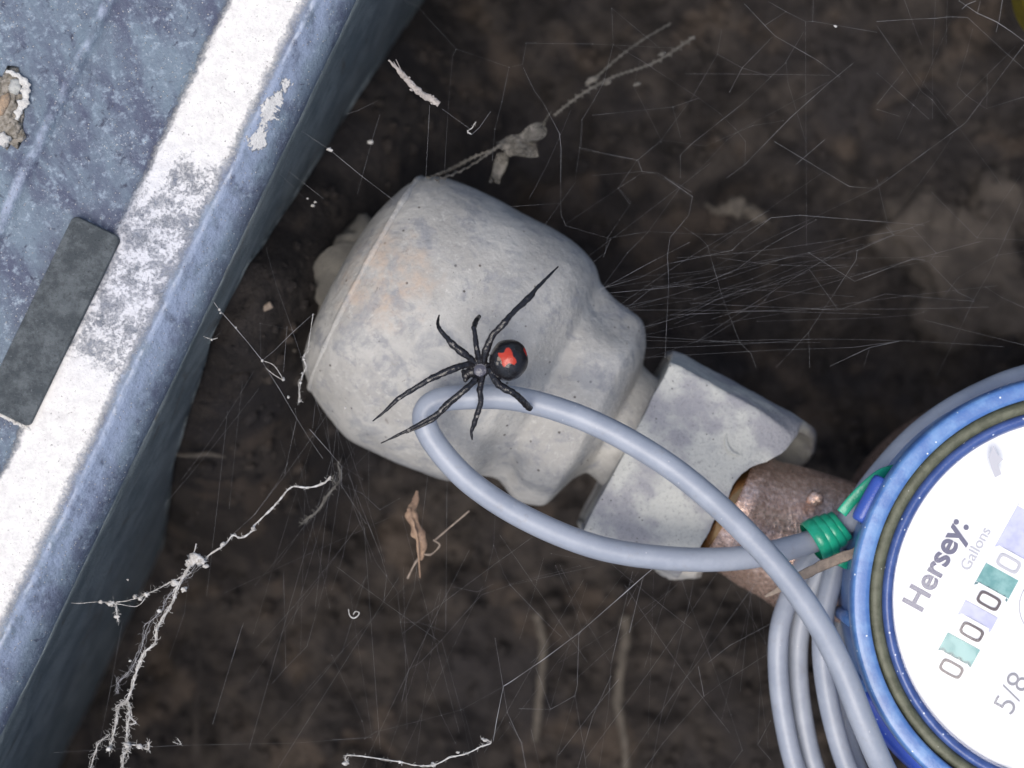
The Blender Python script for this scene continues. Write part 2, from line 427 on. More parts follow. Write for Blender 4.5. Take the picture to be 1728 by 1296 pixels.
# foam pad lying in the rim
def uvp(u, v): return (864 - .9 * u - .435 * v, 648 - .435 * u + .9 * v)
pad = bmesh.new()
x0, x1, y0, y1 = 700 * .0955, 789 * .0955, 64 * .0955, 420 * .0955
rc = 1.0; loop = []
for cx, cy, a0 in ((x1 - rc, y1 - rc, 0), (x0 + rc, y1 - rc, 90), (x0 + rc, y0 + rc, 180), (x1 - rc, y0 + rc, 270)):
    for k in range(6):
        a = math.radians(a0 + 90 * k / 5); loop.append((cx + rc * math.cos(a), cy + rc * math.sin(a)))
mb = MB(); N_ = len(loop); cxm, cym = (x0 + x1) / 2, (y0 + y1) / 2
rings = [(1.0, 15.5), (1.0, 18.6), (.985, 19.1), (.96, 19.3)]
vs = []
for sc_, z in rings:
    for (x, y) in loop:
        X = cxm + (x - cxm) * (1 - (1 - sc_) * 4 * .9) if False else x + (cxm - x) * (1 - sc_); Y = y + (cym - y) * (1 - sc_) * .3
        X += .12 * noise.noise(Vector((X * .5, Y * .5, 1))); vs.append(UV2W(X, Y, z))
fs = []
for r_ in range(len(rings) - 1):
    for k in range(N_):
        k2 = (k + 1) % N_; fs.append((r_ * N_ + k, r_ * N_ + k2, (r_ + 1) * N_ + k2, (r_ + 1) * N_ + k))
fs.append(tuple((len(rings) - 1) * N_ + k for k in range(N_)))
mb.add(vs, fs)
po = mb.build("foam_pad", M_foam, smooth=False)
tag(po, "dark grey rectangular foam pad stuck on the chalky box rim", "foam pad")
# chalk lip under the pad end and along its side
mb = MB()
for k in range(46):
    t = k / 45; x = x0 + (x1 - x0) * t; r = random.uniform(.18, .38)
    w = UV2W(x + random.uniform(-.1, .1), y1 + .15 + random.uniform(-.1, .25), 18.2); blob(mb, w, (r * 1.2, r, r * .7), 8, .5)
tag(mb.build("chalk_crumbs", M_chalk, box), None, None, kind='stuff')

# pebbles lodged in the hole at the rim's outer part
mb = MB(); hole = thing("crumbled_hole", P(12, 185, 17), "crumbled patch of pebbles and pale crust in the upper left of the box rim", "rubble patch")
pts = [(10, 120), (28, 126), (40, 138), (45, 150), (42, 168), (35, 180), (30, 194), (27, 202)]
pl = crom([P(x, y, 17.8) for x, y in pts], 8)
tube(mb, pl, lambda t: .12 + .55 * math.sin(math.pi * min(.98, max(.04, t))) + .2 * math.sin(t * 17) ** 2, 10, rough=1.0, rs=1.4, flat=.45)
blob(mb, P(2, 236, 17.8), (1.4, 1.0, .35), 14, .8)
mb.build("crust_edge", M_chalk, hole)
mb = MB(); blob(mb, P(4, 185, 17), (3.4, 5.8, .8), 32, .7); mb.build("sandy_fill", M_sandy, hole)
mb = MB(); blob(mb, P(5, 177, 17.9), (.9, 2.1, .8), 20, .3, M=Matrix.Rotation(-.5, 3, 'Z')); mb.build("pebble", M_stone, hole)
mb = MB(); blob(mb, P(26, 146, 17.7), (1.0, 1.3, .7), 16, .35); mb.build("pebble", M_collar, hole)
mb = MB(); blob(mb, P(24, 216, 17.5), (.9, 1.5, .7), 16, .5); mb.build("pebble", M_sandy, hole)

# ---------------------------------------------------------------- pipe fitting
ax = Vector((.886, -.465, 0)); tp = Vector((-.465, -.886, 0)); hz = Vector((0, 0, 1))
Z0 = -25.0; KP = .1 * (D - Z0) / D
O = P(1055, 742, Z0)
def ST(s, t, h): return O + (ax * s + tp * t + hz * h) * KP
def interp(tab, s):
    # smooth monotone-ish interpolation
    if s <= tab[0][0]: return tab[0][1:]
    for i in range(len(tab) - 1):
        a, b = tab[i], tab[i + 1]
        if s <= b[0]:
            p0 = tab[i - 1] if i else a; p3 = tab[i + 2] if i + 2 < len(tab) else b
            h = b[0] - a[0]; t = (s - a[0]) / h; out = []
            for j in range(1, len(a)):
                d0 = (a[j] - p0[j]) / (a[0] - p0[0]) if i else 0; d1 = (b[j] - a[j]) / h; d2 = (p3[j] - b[j]) / (p3[0] - b[0]) if p3 is not b else 0
                m0 = 0 if d0 * d1 <= 0 else 2 * d0 * d1 / (d0 + d1); m1 = 0 if d1 * d2 <= 0 else 2 * d1 * d2 / (d1 + d2)
                out.append((2 * t**3 - 3 * t * t + 1) * a[j] + (t**3 - 2 * t * t + t) * h * m0 + (3 * t * t - 2 * t**3) * b[j] + (t**3 - t * t) * h * m1)
            return tuple(out)
    return tab[-1][1:]
# s, t of upper outline, t of lower outline, height, squareness
BODY = [(-556, -12, -8, 2, 2), (-554, -70, 55, 62, 2), (-549, -130, 105, 112, 2.05), (-538, -172, 140, 150, 2.1), (-520, -214, 160, 184, 2.15), (-497, -238, 179, 206, 2.2),
        (-460, -251, 196, 222, 2.2), (-400, -256, 214, 236, 2.2), (-320, -257, 212, 240, 2.25), (-255, -254, 205, 236, 2.2),
        (-215, -247, 192, 226, 2.2), (-180, -230, 158, 192, 2.2), (-158, -206, 152, 166, 2.3), (-115, -192, 168, 168, 2.3), (-72, -188, 156, 162, 2.3), (-45, -160, 92, 122, 2.2), (-30, -126, 78, 98, 2.1), (20, -118, 90, 100, 2)]
fit = thing("pipe_fitting", ST(-300, 0, -200), "large chalky grey bell shaped pipe fitting behind the spider", "pipe fitting")
mb = MB(); NS, NT = 230, 176; vs = []; fs = []
ss = []
for i in range(NS):
    f = i / (NS - 1)
    s = -556 + 576 * (f ** 1.35 if f < 1 else 1)
    ss.append(s)
for s in ss:
    tt, tb, hh, ex = interp(BODY, s)
    cen = (tt + tb) / 2; rt = (tb - tt) / 2
    for k in range(NT):
        th = 2 * math.pi * k / NT; ca, sa = math.cos(th), math.sin(th)
        x = math.copysign(abs(ca) ** (2 / ex), ca); y = math.copysign(abs(sa) ** (2 / ex), sa)
        q = ST(s, cen + rt * x, hh * y)
        ray = (tp * x + hz * y); 
        d = .7 * fbm(q * .05, 2) + .13 * fbm(q * .25 + Vector((4, 4, 4)), 3)
        if -30 > s > -200: d += .7 * math.cos(th * 6 + .6) * min(1, (-30 - s) / 50, (s + 200) / 50)
        fade = min(1, (s + 556) / 40)
        q += ray * d * (.25 + .75 * fade)
        if s < -556: pass
        vs.append(q)
for i in range(NS - 1):
    for k in range(NT):
        a = i * NT + k; b = i * NT + (k + 1) % NT; fs.append((a, b, b + NT, a + NT))
fs.append(tuple(range(NT))[::-1])
mb.add(vs, fs); mb.build("bell_body", M_coat, fit)
# raised bead around the wide end
mb = MB(); pl = []
for k in range(129):
    th = 2 * math.pi * k / 128; tt, tb, hh, ex = interp(BODY, -507)
    ca, sa = math.cos(th), math.sin(th)
    x = math.copysign(abs(ca) ** (2 / ex), ca); y = math.copysign(abs(sa) ** (2 / ex), sa)
    pl.append(ST(-508, (tt + tb) / 2 + (tb - tt) / 2 * x * .992, hh * y * .992))
tube(mb, pl, .6, 12, cap=False, rough=.3, rs=.3)
mb.build("end_bead", M_coat, fit)
# stub behind the wide end
mb = MB()
blob(mb, P(603, 432, -36), (5.2, 7.2, 7), 32, .22, M=Matrix.Rotation(-.5, 3, 'Z'))
blob(mb, P(566, 500, -36), (4.0, 7.0, 6.5), 32, .22, M=Matrix.Rotation(-.15, 3, 'Z'))
tube(mb, [P(600, 470, -36), ST(-540, -20, -30)], 7.0, 24)
mb.build("end_stub", M_knob, fit)
mb = MB()
blob(mb, ST(-508, -222, -8), (1.4, .7, .7), 12, .5); mb.build("chipped_flake", M_coat, fit)

# collar
col = thing("pipe_collar", ST(100, 0, -172), "square grey cement collar between the bell fitting and the bronze spud", "pipe collar")
def send(t, h):
    tab_ = [(-175, 236), (-163, 239), (-138, 240), (-100, 228), (-76, 214), (-55, 192), (-40, 184), (200, 180)]
    for (a, va_), (b, vb_) in zip(tab_, tab_[1:]):
        if t <= b or b == 200:
            e = va_ + (vb_ - va_) * min(1, max(0, (t - a) / (b - a))); break
    x = min(1, max(0, (-40 - t) / 60))
    return e + 4 * noise.noise(Vector((t * .03, 0, 0))) + x * min(1, max(0, (90 - h) / 230)) * 74
POLY = [(-172, -100), (-172, 40), (-147, 158), (158, 158), (172, 140), (172, -140), (150, -158), (-130, -158)]
NSc, NTc = 70, 240
def colring(inner):
    out = []
    for i in range(NSc + 1):
        f = i / NSc; row = []
        for k in range(NTc):
            th = 2 * math.pi * k / NTc; ca, sa = math.cos(th), math.sin(th)
            ex = 4.6 - 1.6 * f
            x = math.copysign(abs(ca) ** (2 / ex), ca); y = math.copysign(abs(sa) ** (2 / ex), sa)
            rt = 172 - 6 * f; rh = 168 - 10 * f
            if inner: rt -= 17; rh -= 17
            best = 1e9
            for (ax_, ah_), (bx_, bh_) in zip(POLY, POLY[1:] + POLY[:1]):
                den = ca * (bh_ - ah_) - sa * (bx_ - ax_)
                if abs(den) < 1e-9: continue
                L_ = (ax_ * (bh_ - ah_) - ah_ * (bx_ - ax_)) / den
                if L_ > 0: best = min(best, L_)
            g = (1 - f) ** .6
            if inner: best -= 17
            t = rt * x * (1 - g) + ca * best * g; h = rh * y * (1 - g) + sa * best * g
            s = f * send(t, h)
            e = min(1, f * 14); 
            if not inner: t *= .975 + .025 * e; h *= .975 + .025 * e
            q = ST(s, t, h) ; ray = tp * x + hz * y
            q += ray * (.35 * fbm(q * .10, 2) + .06 * fbm(q * .5, 3)) * (1 if not inner else .6)
            q += ax * .25 * noise.noise(q * .25)
            row.append(q)
        out.append(row)
    return out
mb = MB(); A = colring(False); Bn = colring(True); vs = [q for r in A for q in r] + [q for r in Bn for q in r]; off = (NSc + 1) * NTc; fs = []
for i in range(NSc):
    for k in range(NTc):
        k2 = (k + 1) % NTc; a, b = i * NTc + k, i * NTc + k2
        fs.append((a, b, b + NTc, a + NTc)); fs.append((off + a, off + a + NTc, off + b + NTc, off + b))
for k in range(NTc):
    k2 = (k + 1) % NTc; e = NSc * NTc
    fs.append((e + k, e + k2, off + e + k2, off + e + k)); fs.append((k, off + k, off + k2, k2))
mb.add(vs, fs); mb.build("collar_shell", M_collar, col)
mb = MB(); vs = []
vs = [ST(2, 0, 0)] + [A[1][k] * .5 + A[1][k] * .5 for k in range(NTc)]
vs2 = [Vector(q) - ax * .02 for q in vs]
mb.add(vs2, [(0, 1 + k, 1 + (k + 1) % NTc) for k in range(NTc)]); mb.build("back_plate", M_collar, col)
mb = MB(); blob(mb, ST(186, 148, -10), (4.4, 2.0, 4), 24, .3); mb.build("corner_lump", M_coat, col)
mb = MB(); pl = [ST(205 + 22 * math.cos(a), -40 - 55 - 30 * math.sin(a), 157) for a in [0]]
# shallow crescent dent relief on the collar face
pl = crom([ST(132, -86, 158.5), ST(140, -70, 160), ST(155, -62, 160.5), ST(172, -66, 159)], 6)
tube(mb, pl, lambda t: .35 * math.sin(math.pi * min(.98, max(.02, t))), 8, flat=.6); mb.build("raised_mark", M_collar, col)

# ---------------------------------------------------------------- water meter
RC = P(1820, 1016, 12); KR = .1 * (D - 12) / D
met = thing("water_meter", RC - Vector((0, 0, 60)), "round water meter with blue bezel and white register dial", "water meter")
BR = [(160, -60, 104, 130), (176, -68, 114, 140), (186, -76, 122, 150), (202, -88, 127, 157), (222, -90, 127, 158), (245, -88, 124, 146), (270, -94, 126, 134), (300, -102, 128, 126), (360, -113, 134, 124), (430, -123, 142, 128), (520, -130, 150, 135), (640, -135, 155, 140)]
def bronze(name, s0, s1, n_, m, grow=0, amp=.35, cap=True):
    mb = MB(); vs = []; fs = []; NT = 120
    for i in range(n_ + 1):
        s = s0 + (s1 - s0) * i / n_; tt, tb, hh = interp(BR, s)
        for k in range(NT):
            th = 2 * math.pi * k / NT
            q = ST(s, (tt + tb) / 2 + ((tb - tt) / 2 + grow) * math.cos(th), (hh + grow) * math.sin(th))
            q += (tp * math.cos(th) + hz * math.sin(th)) * amp * (.6 * fbm(q * .18, 2) + .25 * noise.noise(q * 1.1))
            vs.append(q)
    for i in range(n_):
        for k in range(NT):
            a = i * NT + k; b = i * NT + (k + 1) % NT; fs.append((a, b, b + NT, a + NT))
    if cap: fs.append(tuple(range(NT))[::-1])
    mb.add(vs, fs); return mb.build(name, m, met)
bronze("bronze_spud", 192, 620, 160, M_bronze)
bronze("polished_flange", 184, 197, 10, M_brass, grow=8, amp=.03)
mb = MB(); bc = Vector((RC.x, RC.y, -40))
lathe(mb, bc, [(0, -72), (20, -71), (31, -62), (34, -45), (33, -28), (30, -16), (0, -16)], 64); mb.build("bronze_body", M_bronze, met)
mb = MB(); blob(mb, P(1376, 842, -11.6), (1.5, 1.3, .9), 16, .3); mb.build("casting_nub", M_bronze, met)
def lp(name, prof, m, seg=200):
    mb = MB(); lathe(mb, RC, [(r * KR, z) for r, z in prof], seg); return mb.build(name, m, met)
lp("bezel", [(300, -16), (366, -16), (371, -13), (372, 2), (376, 6), (383, 8.2), (384.5, 9.6), (384, 10.6), (382.2, 11.5), (380, 11.9), (377, 12.0), (370, 12.05), (360, 12.05), (355, 12.0), (353, 11.8), (351.8, 11.3), (351.3, 10), (351, 8.5)], M_blue)
lp("gasket", [(351.5, 9.0), (350.5, 10.2), (347, 10.7), (341, 10.8), (335, 10.8), (330, 10.4), (327, 9.4)], M_olive)
lp("inner_ring", [(330, 9.0), (327, 10.3), (322, 10.9), (315, 10.6), (311, 10.0), (308, 9.3), (306.5, 8.2)], M_blue2)
mb = MB(); seg = 160
mb.add([RC + Vector((0, 0, -3.6))] + [RC + Vector((309 * KR * math.cos(2 * math.pi * k / seg), 309 * KR * math.sin(2 * math.pi * k / seg), -3.6)) for k in range(seg)], [(0, 1 + k, 1 + (k + 1) % seg) for k in range(seg)])
dial = mb.build("dial_plate", M_dial, met, smooth=False)
ZD = 8.4
def flat(name, pts, z, m, thick=.12, parent=None):
    mb = MB(); n_ = len(pts); vs = [P(x, y, z) for x, y in pts] + [P(x, y, z) + Vector((0, 0, thick)) for x, y in pts]
    mb.add(vs, [tuple(range(n_))[::-1], tuple(range(n_, 2 * n_))] + [(i, (i + 1) % n_, n_ + (i + 1) % n_, n_ + i) for i in range(n_)])
    return mb.build(name, m, parent, smooth=False)
td = Vector((.482, -.876)); tu = Vector((-.876, -.482))       # along the lettering / towards letter tops, in px
def L(o, a, b): q = Vector(o) + td * a + tu * b; return (q.x, q.y)
# counter window: origin at lower right corner of the strip
WO = (1500 + 415 / 3.24, 820 + 1062 / 3.24)
cells = [(26, 31, M_teal), (94, 25, M_lav), (153, 38, M_teal), (226, 80, M_lav), (330, 26, M_teal)]
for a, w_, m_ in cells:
    # toothed pinion block seen between the number wheels
    pts = [L(WO, a + w_, 2), L(WO, a + w_, 64)]
    for i in range(9): pts.append(L(WO, a + (2.2 if i % 2 else -2.2), 64 - i * 62 / 8))
    flat("counter_gear", pts[::-1], ZD + .05, m_, .15, met)
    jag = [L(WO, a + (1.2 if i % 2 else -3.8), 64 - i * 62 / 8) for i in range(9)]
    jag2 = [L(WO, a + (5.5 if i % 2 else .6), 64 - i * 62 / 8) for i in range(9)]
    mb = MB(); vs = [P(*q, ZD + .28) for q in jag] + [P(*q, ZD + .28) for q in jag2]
    mb.add(vs, [(i, i + 1, 10 + i, 9 + i) for i in range(8)]); mb.build("gear_shadow_edge", M_tealshade if m_ is M_teal else M_lav, met, smooth=False)  # jagged strip painting a dark shadow line along each teal gear's lower edge
for i in range(5):
    a = [6, 77, 137, 208, 318][i]
    mb = MB(); vs = []; fs = []; R_ = 70
    for e in range(2):
        for k in range(13):
            th = math.radians(-26 + 52 * k / 12)
            q = L(WO, a - 17 + 36 * e, 33 + R_ * math.sin(th)); vs.append(P(q[0], q[1], ZD + .05) + Vector((0, 0, (R_ * math.cos(th) - R_ * .9) * .05 + .15)))
    for k in range(12): fs.append((k, k + 1, 14 + k, 13 + k))
    mb.add(vs, fs); mb.build("number_wheel", M_dial, met)
def text(name, s, o, length, m, offset=0.0, z=None, height=None, ang=None, sx=None):
    cu = bpy.data.curves.new(name, 'FONT'); cu.body = s; cu.size = 1; cu.offset = offset; cu.extrude = .004
    ob = bpy.data.objects.new("tmp", cu); C.objects.link(ob)
    bpy.context.view_layer.update()
    me = bpy.data.meshes.new_from_object(ob.evaluated_get(bpy.context.evaluated_depsgraph_get()))
    bpy.data.objects.remove(ob)
    xs = [v_.co.x for v_ in me.vertices]; ys = [v_.co.y for v_ in me.vertices]
    kk = length / (max(xs) - min(xs)); k2 = kk if height is None else height / (max(ys) - min(ys))
    x0_ = min(xs); z = ZD + .25 if z is None else z
    for v_ in me.vertices:
        a = (v_.co.x - x0_) * kk; b = v_.co.y * k2
        q = P(*L(o, a, b), z) + Vector((0, 0, v_.co.z * 4)); v_.co = q * MM
    me.materials.clear(); me.materials.append(m); me.name = name
    t_ = bpy.data.objects.new(name, me); C.objects.link(t_); t_.parent = met; t_.location = -met.location
    return t_
c8 = lambda x, y: (1500 + x / 3.24, 820 + y / 3.24)
text("lettering", "Hersey:", c8(178, 690), 166, M_ink, .022)
text("lettering", "Gallons", c8(437, 468), 78, M_ink3, .004)
def zero(a, b, m):            # a rounded number 0 as a flat ring
    mb = MB(); out = []; inn = []
    for k in range(40):
        th = 2 * math.pi * k / 40; ca, sa = math.cos(th), math.sin(th)
        x = math.copysign(abs(ca) ** .5, ca); y = math.copysign(abs(sa) ** .5, sa)
        out.append(P(*L(WO, a + 12 * x, b + 20.5 * y), ZD + .75)); inn.append(P(*L(WO, a + 7.6 * x, b + 16 * y), ZD + .75))
    mb.add(out + inn, [(k, (k + 1) % 40, 40 + (k + 1) % 40, 40 + k) for k in range(40)])
    return mb.build("digit", m, met, smooth=False)
for a in (6, 77, 137): zero(a, 29, M_digit)
zero(208, 30, M_ink3)
text("lettering", "5/8", c8(672, 1256), 66, M_ink2, -.012)
mb = MB(); tube(mb, [P(1776 + 56 * math.cos(a / 40 * 2 * math.pi), 1024 + 56 * math.sin(a / 40 * 2 * math.pi), ZD + .12) for a in range(41)], .09, 6, cap=False, flat=.4); mb.build("sweep_scale", M_ink3, met)
# glass
n = N("register_glass"); n.t.nodes.remove(n.b)
tr = n.t.nodes.new("ShaderNodeBsdfTransparent"); gl = n.t.nodes.new("ShaderNodeBsdfGlossy"); gl.inputs['Roughness'].default_value = .06
lw = n.t.nodes.new("ShaderNodeFresnel"); lw.inputs[0].default_value = 1.5
mx = n.t.nodes.new("ShaderNodeMixShader"); n.lk(lw.outputs[0], mx.inputs[0]); n.lk(tr.outputs[0], mx.inputs[1]); n.lk(gl.outputs[0], mx.inputs[2])
n.lk(mx.outputs[0], n.t.nodes['Material Output'].inputs[0]); M_glass = n.m
mb = MB(); prof = [(r, 9.9 + .9 * (1 - (r / 312) ** 2)) for r in (0.5, 60, 120, 180, 230, 270, 295, 306, 312)]
lathe(mb, RC, [(r * KR, z) for r, z in prof], 120); mb.build("glass", M_glass, met)
flat("smudge", [(1668, 772), (1676, 752), (1684, 768), (1693, 775), (1684, 784), (1690, 800), (1679, 806), (1673, 790)], 11.1, M_ink3, .05, met)
# hinge lug and lower housing details
mb = MB(); a_, b_ = P(1449, 880, 8.5), P(1489, 806, 8.5)
dv_ = (b_ - a_).normalized()
tube(mb, [a_, a_ + dv_ * .3, a_ + dv_ * 1, b_ - dv_ * 1, b_ - dv_ * .3, b_], [1.0, 1.35, 1.5, 1.5, 1.35, 1.0], 20); mb.build("hinge_lug", M_blue2 if False else simple("blue_hinge_plastic", (.04, .09, .38), .3, bs=.04), met)
mb = MB(); tube(mb, [P(1462, 890, 2), P(1500, 815, 2)], 1.3, 8); mb.build("hinge_web", M_blue2, met)
for ang in (186, 205, 232, 150):
    a = math.radians(ang); r0 = 372 * KR; mb = MB()
    p0 = RC + Vector((r0 * math.cos(a), r0 * math.sin(a), -22)); p1 = p0 + Vector((0, 0, 15))
    tube(mb, [p0, p1], 1.2, 10); mb.build("housing_rib", M_blue, met)
mb = MB(); seg_ = []
for k in range(13):
    a = math.radians(205 + 3 * k); seg_.append(RC + Vector((379 * KR * math.cos(a), 379 * KR * math.sin(a), -10)))
tube(mb, seg_, 2.2, 10, flat=1.6); mb.build("side_flange", simple("royal_blue_plastic", (.035, .08, .42), .35, specks=(.6, .1, (.5, .55, .7))), met)

# ---------------------------------------------------------------- cable
cab = thing("meter_cable", P(1400, 1000, -14), "grey round cable looping out of its coil across the pipes", "cable")
def cable(name, pts, r=2.05, n_=14, vary=.012):
    mb = MB(); pl = crom([P(*p) for p in pts], n_)
    tube(mb, pl, r, 28, rough=vary, rs=.12); return mb.build(name, M_cable, cab)
cable("loop", [(1452, 852, -6), (1430, 880, -5), (1400, 900, -4.3), (1350, 920, -3.2), (1255, 941, -.5), (1140, 943, 2), (1010, 924, 3.5), (890, 876, 5), (795, 815, 6), (735, 750, 6.5), (716, 705, 6.8), (735, 678, 7), (790, 670, 7), (870, 673, 7), (960, 697, 7.5), (1045, 735, 8),
               (1130, 787, 9), (1200, 843, 10), (1262, 902, 11.5), (1325, 972, 13), (1378, 1047, 14.5), (1420, 1127, 16), (1455, 1215, 16), (1492, 1300, 14), (1545, 1400, 8), (1640, 1480, 0)])
cable("coil_strand", [(1393, 935, -10), (1430, 885, -7), (1470, 822, -6), (1530, 752, -6), (1590, 703, -6), (1660, 664, -6), (1728, 638, -6), (1820, 620, -6), (1960, 635, -7), (2080, 720, -9), (2170, 860, -9)], 2.2)
cable("coil_strand", [(1410, 925, -13), (1447, 880, -11), (1495, 822, -10), (1550, 765, -10), (1610, 720, -10), (1680, 682, -10), (1760, 660, -10), (1900, 660, -10), (2040, 740, -10)], 2.2)
cable("coil_strand", [(1392, 925, -10), (1362, 945, -10), (1335, 1000, -10), (1316, 1060, -9), (1313, 1130, -9), (1322, 1210, -9), (1342, 1296, -9), (1380, 1390, -9), (1470, 1500, -9)], 1.75)
cable("coil_strand", [(1400, 930, -12), (1385, 960, -12), (1355, 1040, -12.5), (1346, 1110, -12.5), (1353, 1200, -12), (1374, 1296, -12), (1415, 1390, -12), (1500, 1490, -12)], 1.8)
cable("coil_strand", [(1415, 925, -9), (1406, 970, -9), (1390, 1045, -9), (1389, 1120, -9), (1404, 1210, -9), (1432, 1300, -9), (1480, 1390, -9), (1560, 1470, -9)], 1.8)
cable("coil_strand", [(1425, 935, -16), (1424, 1000, -17), (1412, 1080, -17), (1418, 1180, -17), (1440, 1280, -17), (1490, 1390, -16)], 1.8)
# green tape
tie = thing("tape_tie", P(1400, 900, -5), "bright green vinyl tape wound round the grey cable bundle", "tape")
axd = Vector((.86, .5, 0)).normalized(); side = Vector((axd.y, -axd.x, 0)); cc = P(1396, 900, -3.8)
for i, (o_, r_, w_) in enumerate(((-2.1, 3.65, 2.1), (-.7, 3.5, 2.0), (.8, 3.15, 2.0), (2.1, 2.75, 1.8))):
    mb = MB(); vs = []; fs = []; NN = 64; prof_ = [(-w_ / 2, -.12), (-w_ / 2 * .85, .10), (0, .15), (w_ / 2 * .85, .10), (w_ / 2, -.12)]
    for k in range(NN):
        th = 2 * math.pi * k / NN
        for (dx, dr) in prof_:
            rr_ = r_ + dr + .10 * noise.noise(Vector((math.cos(th) * 2, math.sin(th) * 2, i)))
            q = cc + axd * (o_ + dx + .35 * math.sin(th + .6 * i)) + side * (math.cos(th) * rr_) + hz * (math.sin(th) * rr_ * 1.05)
            vs.append(q)
    for k in range(NN):
        for j in range(4): a = k * 5 + j; b = ((k + 1) % NN) * 5 + j; fs.append((a, b, b + 1, a + 1))
    mb.add(vs, fs); mb.build("tape_turn", M_green, tie)
def strip(name, pts, w, m, parent, thick=.18, tw=None, rough=0):
    mb = MB(); pl = crom([P(*p) for p in pts], 8)
    tube(mb, pl, w, 12, flat=thick / (w(0.5) if callable(w) else w), rough=rough, rs=.8); return mb.build(name, m, parent)
strip("tape_tail", [(1420, 866, 3), (1440, 842, 3.2), (1468, 815, 3.4), (1490, 799, 3), (1512, 793, 1)], .95, M_green, tie)
strip("tape_tail", [(1446, 872, 1), (1456, 850, 1), (1480, 822, .5)], .8, M_green, tie)
strip("tape_tail", [(1405, 935, -3), (1425, 948, -3), (1440, 950, -4), (1446, 930, -5)], 1.1, M_green, tie)

# straw lying over the bundle
mb = MB(); pl = crom([P(1291, 1007, -1), P(1318, 993, 0), P(1360, 968, 1.5), (P(1405, 947, 2.5)), P(1450, 930, 3)], 10)
tube(mb, pl, lambda t: .12 + .75 * min(1, t * 2.4), 10, flat=.2, rough=.25, rs=.7)
tag(mb.build("dry_straw", M_straw), "flat tan straw blade lying across the cables beside the blue bezel", "straw")

# ---------------------------------------------------------------- yellow cap, top right corner
cap = thing("yellow_cap", P(1792, 4, -40), "yellow plastic cap with pale top in the upper right corner", "cap")
cc2 = P(1822, -22, -14)
mb = MB(); lathe(mb, cc2, [(10.3, -22), (10.2, -16), (10.1, -14.4), (9.4, -13.6), (8.2, -13.4), (7.9, -14)], 96); mb.build("cap_skirt", M_yellow, cap)
mb = MB(); lathe(mb, cc2, [(8.0, -14.2), (7.6, -12.6), (6.9, -12.0), (.01, -12.0)], 64); mb.build("cap_top", M_capg, cap)

# ---------------------------------------------------------------- sticks and debris
def stick(name, pts, r, m, label, cat, flat_=.6, rough=.5, group=None):
    mb = MB(); pl = crom([P(*p) for p in pts], 10)
    tube(mb, pl, r, 12, flat=flat_, rough=rough, rs=.9, seed=pts[0][0]); return tag(mb.build(name, m), label, cat, group)
s1 = thing("straw_fragment", P(700, 140, 4), "pale frayed straw fragment hanging in the web near the top", "straw")
mb = MB(); pl = crom([P(656, 101, 5), P(672, 118, 5), P(690, 138, 5), P(710, 157, 5), P(728, 167, 5), P(741, 176, 5)], 14)
tube(mb, pl, lambda t: .10 + .42 * min(1, t * 3) + .18 * max(0, t - .5), 12, flat=.7, rough=.5, rs=1.7); mb.build("stem", M_strawp, s1)
mb = MB()
for k in range(34):
    t = random.uniform(.3, 1); q = pl[int(t * (len(pl) - 1))]
    blob(mb, q + Vector((random.uniform(-.6, .6), random.uniform(-.5, .5), .2)), random.uniform(.10, .3), 8, .5)
mb.build("clinging_crumbs", M_strawp, s1)['kind'] = 'stuff'
mb = MB()
for (a, b) in (((664, 104), (676, 122)), ((655, 102), (668, 112)), ((668, 100), (680, 125))): tube(mb, [P(*a, 5), P(*b, 5)], .08, 5)
mb.build("frayed_end", M_strawp, s1)

hk = thing("husk", P(708, 905, -8), "curled orange brown husk caught in the web below the loop", "husk")
mb = MB(); pl = crom([P(704, 828, -8), P(699, 850, -8), P(694, 866, -7), P(702, 888, -7), P(711, 910, -7), P(713, 930, -8), P(708, 945, -8)], 12)
tube(mb, pl, lambda t: .12 + .95 * math.sin(math.pi * min(1, max(0, t * .95 + .02))) ** .8, 16, flat=.7, rough=.8, rs=.6); mb.build("husk_shell", M_husk, hk)
mb = MB(); tube(mb, crom([P(690, 858, -6.5), P(696, 880, -6), P(703, 905, -6), (P(706, 935, -7)), P(709, 975, -8)], 8), lambda t: .42 * (1 - t * .75), 8, rough=.6); mb.build("split_blade", M_husk, hk)
mb = MB(); tube(mb, crom([P(708, 940, -8), P(698, 955, -8), P(688, 976, -9)], 6), .2, 6, rough=.5)
tube(mb, crom([P(712, 935, -8), P(728, 935, -8), P(742, 920, -7), P(733, 912, -7), P(738, 908, -7), P(792, 862, -3)], 8), .17, 6, rough=.6); mb.build("tendril", M_straw, hk)

stick("twig", [(380, 548, -18), (410, 534, -17), (440, 524, -17), (458, 514, -16)], lambda t: .75 - .2 * t, M_straw, "pale brown twig jutting from under the box wall edge", "twig")
stick("rootlet", [(288, 766, -40), (320, 769, -38), (350, 766, -38), (382, 772, -40)], lambda t: .42 * math.sin(math.pi * min(.97, max(.06, t))) ** .5, M_root, "thin pale rootlet beside the box wall left of the dome", "root")
stick("rootlet", [(905, 1035, -84), (916, 1080, -83), (915, 1130, -83), (909, 1190, -83), (904, 1250, -84)], lambda t: .95 - .4 * abs(t - .4), M_root, "blurred pale root lying on the soil, left one below the loop", "root")
stick("rootlet", [(1056, 1040, -84), (1054, 1090, -82), (1046, 1140, -82), (1043, 1190, -83), (1053, 1240, -83), (1056, 1300, -85)], lambda t: 1.1 - .4 * t, M_root, "longer blurred pale root on the soil, right one below the loop", "root")
stick("rootlet", [(1190, 345, -78), (1215, 356, -76), (1245, 350, -76), (1275, 362, -78), (1300, 380, -80)], lambda t: 1.6 * math.sin(math.pi * min(.97, max(.06, t))), M_root, "short crooked root piece on the soil right of the bell fitting", "root", rough=1.4)
